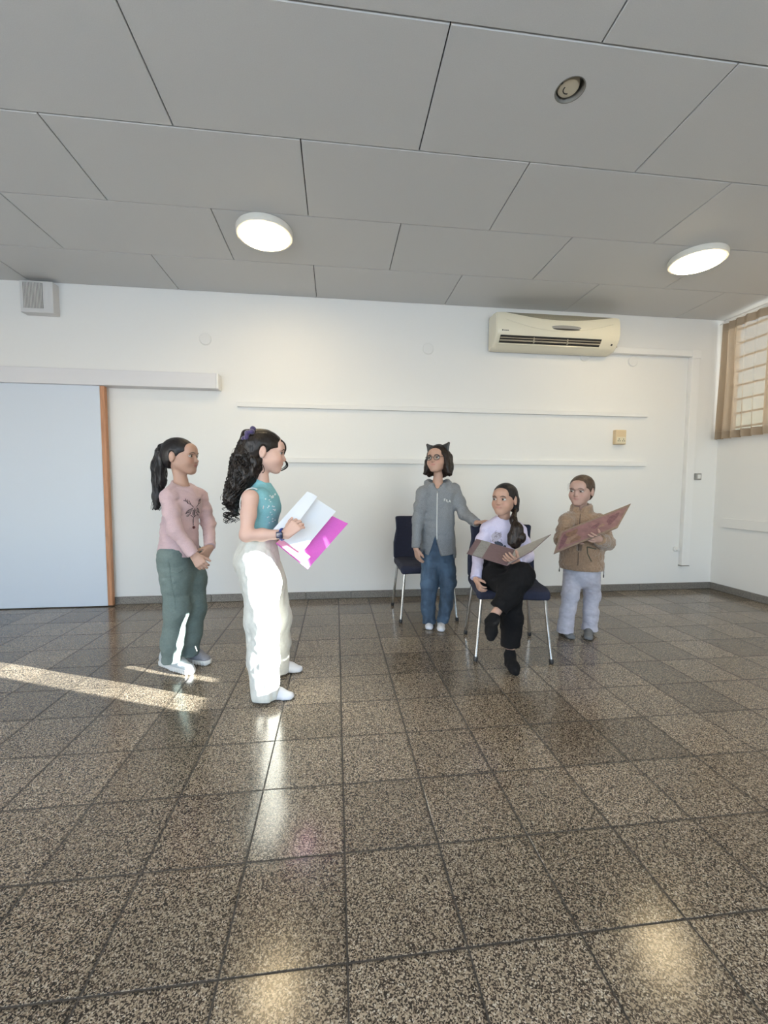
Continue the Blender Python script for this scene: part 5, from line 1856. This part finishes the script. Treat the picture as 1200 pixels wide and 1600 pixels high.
# ------------------------------------------------------------------ girl in the brown fleece jacket
B5 = (1.745, 1.94, 0.0)
sk5 = A((0.44, 0.285, 0.235))
h5 = Head((1.768, 1.945, 1.080), (-0.80, -0.60), 0.08, -0.03, 1.04)
F5 = nrm((-0.62, -0.78, 0))
L5 = np.cross(UP, F5)
S = Sdf(0.0032)
h5.build(S)
nb = A((1.788, 1.960, 0.920))
shR, elR, wrR = A((1.656, 1.930, 0.857)), A((1.597, 1.880, 0.727)), A((1.635, 1.830, 0.734))
shL, elL, wrL = A((1.943, 1.990, 0.850)), A((1.940, 1.880, 0.700)), A((1.780, 1.730, 0.745))
S.chain([h5.p(0, -0.022, -0.05), nb + UP * 0.02, nb - UP * 0.03], [0.035, 0.033, 0.050], 0.02)
S.cone(nb - UP * 0.05 - L5 * 0.06, nb - UP * 0.05 + L5 * 0.06, 0.042, 0.042, 0.03)
pel = A((1.801, 1.955, 0.474))
S.cone(nb - UP * 0.09, pel, 0.085, 0.085, 0.03, flat=(F5, 0.7))
S.chain([shR, elR, wrR], [0.034, 0.028, 0.020], 0.02)
S.chain([shL, elL, wrL], [0.034, 0.028, 0.020], 0.02)
hand(S, wrR, nrm((0.95, -0.15, 0.35)), nrm((0.1, -0.9, 0.3)), 1, 0.80, (0.3, 0.4, 0.3))
hand(S, wrL, nrm(A((1.635, 1.660, 0.769)) - wrL), nrm((-0.20, 0.75, 0.45)), -1, 0.86, (0.18, 0.28, 0.25), 0.14, (0.75, 0.45, 0.25))
for s_, kn, an in ((-1, (1.692, 1.920, 0.249), (1.662, 1.925, 0.040)), (1, (1.897, 1.960, 0.226), (1.869, 1.945, 0.025))):
    S.chain([pel + L5 * 0.058 * s_, kn, an], [0.048, 0.028, 0.026], 0.03)
P5 = finish_person(S, B5, 'girl in a brown fleece jacket and pale lilac trousers, holding a picture board', lambda P: h5.color(P, sk5, (0.46, 0.25, 0.22), 0.4))
bv = bvh_of(P5, B5)
h5.face(P5, B5, (-0.25, -0.25), bv, brow=0.0022, open_=0.85)
S = Sdf(0.0034)
h5.hair_cap(S, 0.010, 0.050, side=0.006)
S.cone(h5.p(0.0, -0.080, 0.015), h5.p(0.0, -0.112, 0.0), 0.030, 0.026, 0.02)
S.disp(lambda P: 0.0016 * vnoise(np.stack(h5.loc(P), 1) * A((60, 190, 60)), 3))
S.obj('hair', M['hair_brown'], P5, B5)
rnd = random.Random(8)
cv = []
for i in range(4):
    b0 = 0.005 + 0.012 * i
    cv.append((smooth_path([h5.p(-0.069, 0.020, b0 + 0.010), h5.p(-0.080, 0.022, b0 + 0.006), h5.p(-0.086 - 0.003 * (i % 2), 0.016, b0 - 0.010)]), 0.0006))
tag(strands('loose_hairs', cv, M['hair_brown'], P5, B5), kind='stuff')
bm = bmesh.new()
bmesh.ops.create_uvsphere(bm, u_segments=10, v_segments=8, radius=0.004, matrix=Matrix.Translation(Vector(h5.p(0.081, -0.016, 0.010) - A(B5))))
bm_obj('earring', bm, M['black'], P5, True)
M['fleece'] = mat('brown_fleece', (0.26, 0.168, 0.105), 0.95, noise=0.14, nscale=110, bump=0.9, bscale=190, sheen=0.5)
S = Sdf(0.0042)
S.cone(nb - UP * 0.070 - L5 * 0.075, nb - UP * 0.070 + L5 * 0.075, 0.066, 0.066, 0.03)
S.cone(nb - UP * 0.12, (1.794, 1.955, 0.682), 0.140, 0.146, 0.03, flat=(F5, 0.80))
S.cone((1.794, 1.955, 0.682), (1.794, 1.955, 0.537), 0.146, 0.152, 0.03, flat=(F5, 0.80))
S.chain([(1.794, 1.955, 0.528), (1.795, 1.955, 0.518)], [0.144, 0.144], 0.012, flat=(F5, 0.80))
for a, b, c in ((shR, elR, wrR), (shL, elL, wrL)):
    e = nrm(c - b)
    S.chain([a, a * 0.5 + b * 0.5, b, b * 0.3 + c * 0.7, c], [0.052, 0.054, 0.052, 0.046, 0.036], 0.026)
    S.cone(nb - UP * 0.02, a + UP * 0.0, 0.046, 0.046, 0.03)
    S.cut(c - e * 0.004, e, 0.003, c - 0.06, c + 0.06)
# stand-up collar
for i in range(16):
    a = 2 * math.pi * i / 16
    b = 2 * math.pi * (i + 1) / 16
    if math.cos(a + 0.2) > 0.97:
        continue
    q0 = nb + 0.056 * (math.cos(a) * F5 + math.sin(a) * L5) + F5 * 0.008
    q1 = nb + 0.056 * (math.cos(b) * F5 + math.sin(b) * L5) + F5 * 0.008
    S.cone(q0 - UP * 0.02, q0 + UP * (0.040 - 0.010 * math.cos(a)), 0.0165, 0.014, 0.014)
    S.cone(q0 + UP * (0.040 - 0.010 * math.cos(a)), q1 + UP * (0.040 - 0.010 * math.cos(b)), 0.014, 0.014, 0.014)
    S.cone(q0 + UP * 0.015, q1 + UP * 0.015, 0.015, 0.015, 0.014)
S.ell(nb + UP * 0.05 + F5 * 0.008, (0.045, 0.045, 0.055), None, 0.006, 's')
S.disp(lambda P: 0.0055 * vnoise(P * A((18, 18, 30)) + 0.7 * vnoise(P * 12, 8)[:, None], 61) + 0.003 * vnoise(P * 70, 4) + 0.0022 * vnoise(P * 150, 9))
S.cut((1.796, 1.955, 0.494), -UP, 0.008)
ja = S.obj('jacket', M['fleece'], P5, B5)
D = Decal(bvh_of(ja, B5), nb - UP * 0.14, np.cross(UP, F5), UP, B5)
M['zip_brown'] = mat('brown_zip', (0.075, 0.042, 0.026), 0.6)
D.lines('zip', [[(0.0, 0.13), (0.0, 0.0), (0.0, -0.12), (0.0, -0.24)]], 0.0030, M['zip_brown'], P5, 0.0003, 6, 8)
D.lines('pocket_flap', [[(0.055, -0.10), (0.060, -0.15), (0.085, -0.205)], [(0.055, -0.10), (0.11, -0.115)]], 0.0042, mat('olive_binding', (0.075, 0.068, 0.042), 0.8), P5, 0.0)
jc = A((1.795, 1.955, 0.513))
for px_, cy in ((jc - L5 * 0.150, 0.034), (jc + L5 * 0.150, 0.044)):
    strands('drawcord', [([A(px_), A(px_) - UP * cy * 0.6 + A((0.002, 0, 0)), A(px_) - UP * cy], 0.0022), ([A(px_) - UP * cy, A(px_) - UP * (cy + 0.022)], 0.0042)], M['dark'], P5, B5, 6)
M['pale_lilac'] = mat('pale_lilac_denim', (0.42, 0.41, 0.47), 0.85, noise=0.10, nscale=30, bump=0.2, bscale=600)
S = Sdf(0.004)
S.cone((1.794, 1.955, 0.537), (1.797, 1.955, 0.455), 0.110, 0.112, 0.03, flat=(F5, 0.84))
S.chain([pel - L5 * 0.056 - UP * 0.005, A((1.701, 1.930, 0.304)), A((1.679, 1.920, 0.186)), A((1.663, 1.925, 0.006))], [0.072, 0.060, 0.054, 0.058], 0.018)
S.chain([pel + L5 * 0.056 - UP * 0.005, A((1.901, 1.970, 0.287)), A((1.885, 1.955, 0.169)), A((1.875, 1.945, -0.005))], [0.072, 0.058, 0.052, 0.057], 0.018)
S.cut((0, 0, 0.030), -UP, 0.004)
S.disp(lambda P: 0.0050 * vnoise(P * A((14, 14, 36)) + 0.8 * vnoise(P * 9, 2)[:, None], 73) * np.clip(1.5 - 2.2 * P[:, 2], 0.4, 1.3) + 0.002 * vnoise(P * A((50, 50, 90)), 6))
S.obj('trousers', M['pale_lilac'], P5, B5)
M['sock_grey'] = mat('grey_sock', (0.13, 0.135, 0.14), 0.9, bump=0.3, bscale=500)
for h_, t_, an in (((1.708, 2.046, 0.000), (1.671, 1.838, 0.000), (1.661, 1.925, 0.064)), ((1.962, 2.078, 0.000), (1.779, 1.814, 0.000), (1.868, 1.945, 0.050))):
    S = Sdf(0.0034)
    foot_sdf(S, h_, t_, ankle=an)
    S.obj('sock', M['sock_grey'], P5, B5)

# ------------------------------------------------------------------ what they hold
def sheet(name, corners, m, parent, base, thick=0.0012, bend=None, n=10, n2=10):
    """a thin board or sheet between four corners (a, b, c, d); bend(s, t) lifts it along the normal"""
    a, b, c, d = [A(q) for q in corners]
    nn = nrm(np.cross(b - a, d - a))
    bm = bmesh.new()
    G = []
    for sgn_ in (0, 1):
        g = []
        for i in range(n + 1):
            s_ = i / n
            row = []
            for j in range(n2 + 1):
                t_ = j / n2
                p_ = (a * (1 - s_) + b * s_) * (1 - t_) + (d * (1 - s_) + c * s_) * t_
                p_ = p_ + nn * ((bend(s_, t_) if bend else 0) + thick * (sgn_ - 0.5))
                row.append(bm.verts.new(Vector(p_ - A(base))))
            g.append(row)
        G.append(g)
    for k_, g in enumerate(G):
        for i in range(n):
            for j in range(n2):
                q = (g[i][j], g[i + 1][j], g[i + 1][j + 1], g[i][j + 1])
                bm.faces.new(q if k_ else q[::-1])
    for i in range(n):
        for j in (0, n2):
            bm.faces.new((G[0][i][j], G[0][i + 1][j], G[1][i + 1][j], G[1][i][j]))
    for j in range(n2):
        for i in (0, n):
            bm.faces.new((G[0][i][j], G[0][i][j + 1], G[1][i][j + 1], G[1][i][j]))
    return bm_obj(name, bm, m, parent, True, angle=0.7)


M['paper'] = mat('white_paper', (0.70, 0.73, 0.79), 0.7)
M['magenta'] = mat('magenta_card', (0.62, 0.105, 0.50), 0.6, noise=0.06, nscale=200)
M['pink_in'] = mat('pink_card_inner', (0.62, 0.26, 0.38), 0.6)
bp = A((-0.296, 1.200, 0.815))
pf = tag(empty('folder', tuple(bp)), 'open magenta card folder held by the girl in the turquoise top', 'folder')
sheet('cover', [(-0.149, 1.265, 1.005), (0.040, 1.300, 0.907), (-0.165, 1.170, 0.692), (-0.315, 1.140, 0.827)], M['magenta'], pf, bp, 0.0014, lambda s_, t_: 0.004 * math.sin(3 * s_))
sheet('inner_flap', [(-0.286, 1.150, 0.857), (-0.152, 1.178, 0.752), (-0.192, 1.160, 0.724), (-0.311, 1.131, 0.832)], M['pink_in'], pf, bp, 0.001, lambda s_, t_: -0.003)
p1 = tag(empty('paper_sheet', tuple(bp)), 'white paper sheet lying flat on the magenta folder', 'paper')
sheet('page', [(-0.162, 1.225, 1.068), (-0.024, 1.255, 0.975), (-0.194, 1.150, 0.777), (-0.324, 1.120, 0.880)], M['paper'], p1, bp, 0.0008, lambda s_, t_: 0.005 * (s_ - .5) ** 2)
p2 = tag(empty('paper_sheet', tuple(bp)), 'curled top paper sheet under the watch-wearing hand, on the flat sheet', 'paper')
sheet('page', [(-0.168, 1.212, 1.078), (-0.117, 1.200, 1.053), (-0.250, 1.085, 0.868), (-0.327, 1.104, 0.894)], M['paper'], p2, bp, 0.0007, lambda s_, t_: -0.006 * math.sin(math.pi * s_))

M['mauve'] = mat('mauve_board', (0.118, 0.075, 0.083), 0.6, noise=0.10, nscale=60)
M['board_grey'] = mat('grey_board_label', (0.21, 0.207, 0.20), 0.7, noise=0.18, nscale=90)
M['board_in'] = mat('grey_board_lining', (0.33, 0.31, 0.285), 0.7, noise=0.08, nscale=40)
bp = A((1.014, 1.420, 0.653))
bk = tag(empty('book', tuple(bp)), 'large open mauve book with a grey band in the seated girl\'s hands', 'book')
TLc, BLc, BRc, TRc = A((0.840, 1.560, 0.782)), A((0.728, 1.400, 0.718)), A((0.965, 1.380, 0.646)), A((1.091, 1.560, 0.710))
fc = sheet('front_cover', [TLc, TRc, BRc, BLc], M['mauve'], bk, bp, 0.0035)
lerp = lambda u_, v_: (TLc * (1 - u_) + TRc * u_) * (1 - v_) + (BLc * (1 - u_) + BRc * u_) * v_
nf = nrm(np.cross(TRc - TLc, BLc - TLc))
if nf[1] > 0: nf = -nf
sheet('grey_band', [lerp(0.145, 0.0) + nf * 0.003, lerp(0.385, 0.0) + nf * 0.003, lerp(0.375, 1.0) + nf * 0.003, lerp(0.135, 1.0) + nf * 0.003], M['board_grey'], fc, bp, 0.001)
TIP, TB = A((1.353, 1.600, 0.800)), A((1.150, 1.440, 0.721))
bc = sheet('back_cover', [TRc, TIP, TB, BRc], M['mauve'], bk, bp, 0.0035)
n2_ = nrm(np.cross(TIP - TRc, BRc - TRc))
if n2_[2] < 0: n2_ = -n2_
l2 = lambda u_, v_: (TRc * (1 - u_) + TIP * u_) * (1 - v_) + (BRc * (1 - u_) + TB * u_) * v_
sheet('lining', [l2(0.02, 0.02) + n2_ * 0.003, l2(0.99, 0.02) + n2_ * 0.003, l2(0.99, 0.97) + n2_ * 0.003, l2(0.02, 0.97) + n2_ * 0.003], M['board_in'], bc, bp, 0.001)

M['rose'] = mat('rose_board', (0.165, 0.083, 0.090), 0.5, noise=0.20, nscale=26)
M['board_edge'] = mat('board_gold_border', (0.165, 0.120, 0.092), 0.55, noise=0.2, nscale=60)
M['art_a'] = mat('print_ochre', (0.135, 0.075, 0.050), 0.6, noise=0.25, nscale=60)
M['art_b'] = mat('print_sand', (0.20, 0.125, 0.095), 0.6, noise=0.2, nscale=60)
M['art_c'] = mat('print_plum', (0.115, 0.048, 0.060), 0.6, noise=0.25, nscale=60)
bp = A((1.623, 1.680, 0.723))
bk = tag(empty('picture_board', tuple(bp)), 'large rose picture board tilted in the hands of the girl in brown fleece', 'board')
TLc, BLc, BRc, TRc = A((1.516, 1.770, 0.796)), A((1.408, 1.660, 0.660)), A((1.888, 1.700, 0.827)), A((2.088, 1.840, 0.987))
fc = sheet('board', [TLc, TRc, BRc, BLc], M['rose'], bk, bp, 0.005)
lerp = lambda u_, v_: (TLc * (1 - u_) + TRc * u_) * (1 - v_) + (BLc * (1 - u_) + BRc * u_) * v_
nf = nrm(np.cross(TRc - TLc, BLc - TLc))
if nf[1] > 0: nf = -nf
for u0, v0, u1, v1 in ((0, 0, 1, 0.085), (0, 0.90, 1, 1), (0, 0.085, 0.030, 0.90), (0.965, 0.085, 1, 0.90)):
    sheet('border', [lerp(u0, v0) + nf * 0.0032, lerp(u1, v0) + nf * 0.0032, lerp(u1, v1) + nf * 0.0032, lerp(u0, v1) + nf * 0.0032], M['board_edge'], bk, bp, 0.001, n=4, n2=2)


def blob(name, u0, v0, ru, rv, an, m, k_=0.0036):
    bm = bmesh.new()
    vs = []
    for i in range(22):
        t_ = 2 * math.pi * i / 22
        r_ = 1 + 0.16 * math.sin(3 * t_ + u0 * 20) + 0.08 * math.sin(5 * t_ + v0 * 30)
        x_, y_ = ru * r_ * math.cos(t_), rv * r_ * math.sin(t_)
        vs.append(bm.verts.new(Vector(lerp(u0 + x_ * math.cos(an) - 0.35 * y_ * math.sin(an), v0 + 3 * x_ * math.sin(an) * 0.6 + y_ * math.cos(an)) + nf * k_ - A(bp))))
    bm.faces.new(vs)
    return bm_obj(name, bm, m, bk)


blob('print_patch', 0.17, 0.42, 0.10, 0.26, 0.1, M['art_a'])
blob('print_patch', 0.20, 0.62, 0.11, 0.16, 0.1, M['art_b'], 0.0040)
blob('print_patch', 0.09, 0.55, 0.045, 0.30, 0.0, M['art_c'], 0.0044)
blob('print_patch', 0.30, 0.72, 0.08, 0.11, 0.0, M['art_a'], 0.0044)
blob('print_patch', 0.55, 0.45, 0.06, 0.10, 0.2, M['art_c'])
blob('print_patch', 0.66, 0.55, 0.05, 0.07, 0.2, M['art_b'])
blob('print_patch', 0.80, 0.42, 0.08, 0.22, 0.0, M['art_c'])
p3 = tag(empty('paper_sheet', tuple(bp)), 'curved white paper peeping over the upper edge of the rose board', 'paper')
mid = lerp(0.30, 0.30) - nf * 0.012
e1_, e2_ = nrm(TRc - TLc), nrm(TLc - BLc)
sheet('page', [mid + e2_ * 0.062 - nf * 0.01, mid + e1_ * 0.13 + e2_ * 0.058 - nf * 0.01, mid + e1_ * 0.13 - e2_ * 0.05, mid - e2_ * 0.05], M['paper'], p3, bp, 0.001, lambda s_, t_: 0.014 * math.sin(math.pi * s_))
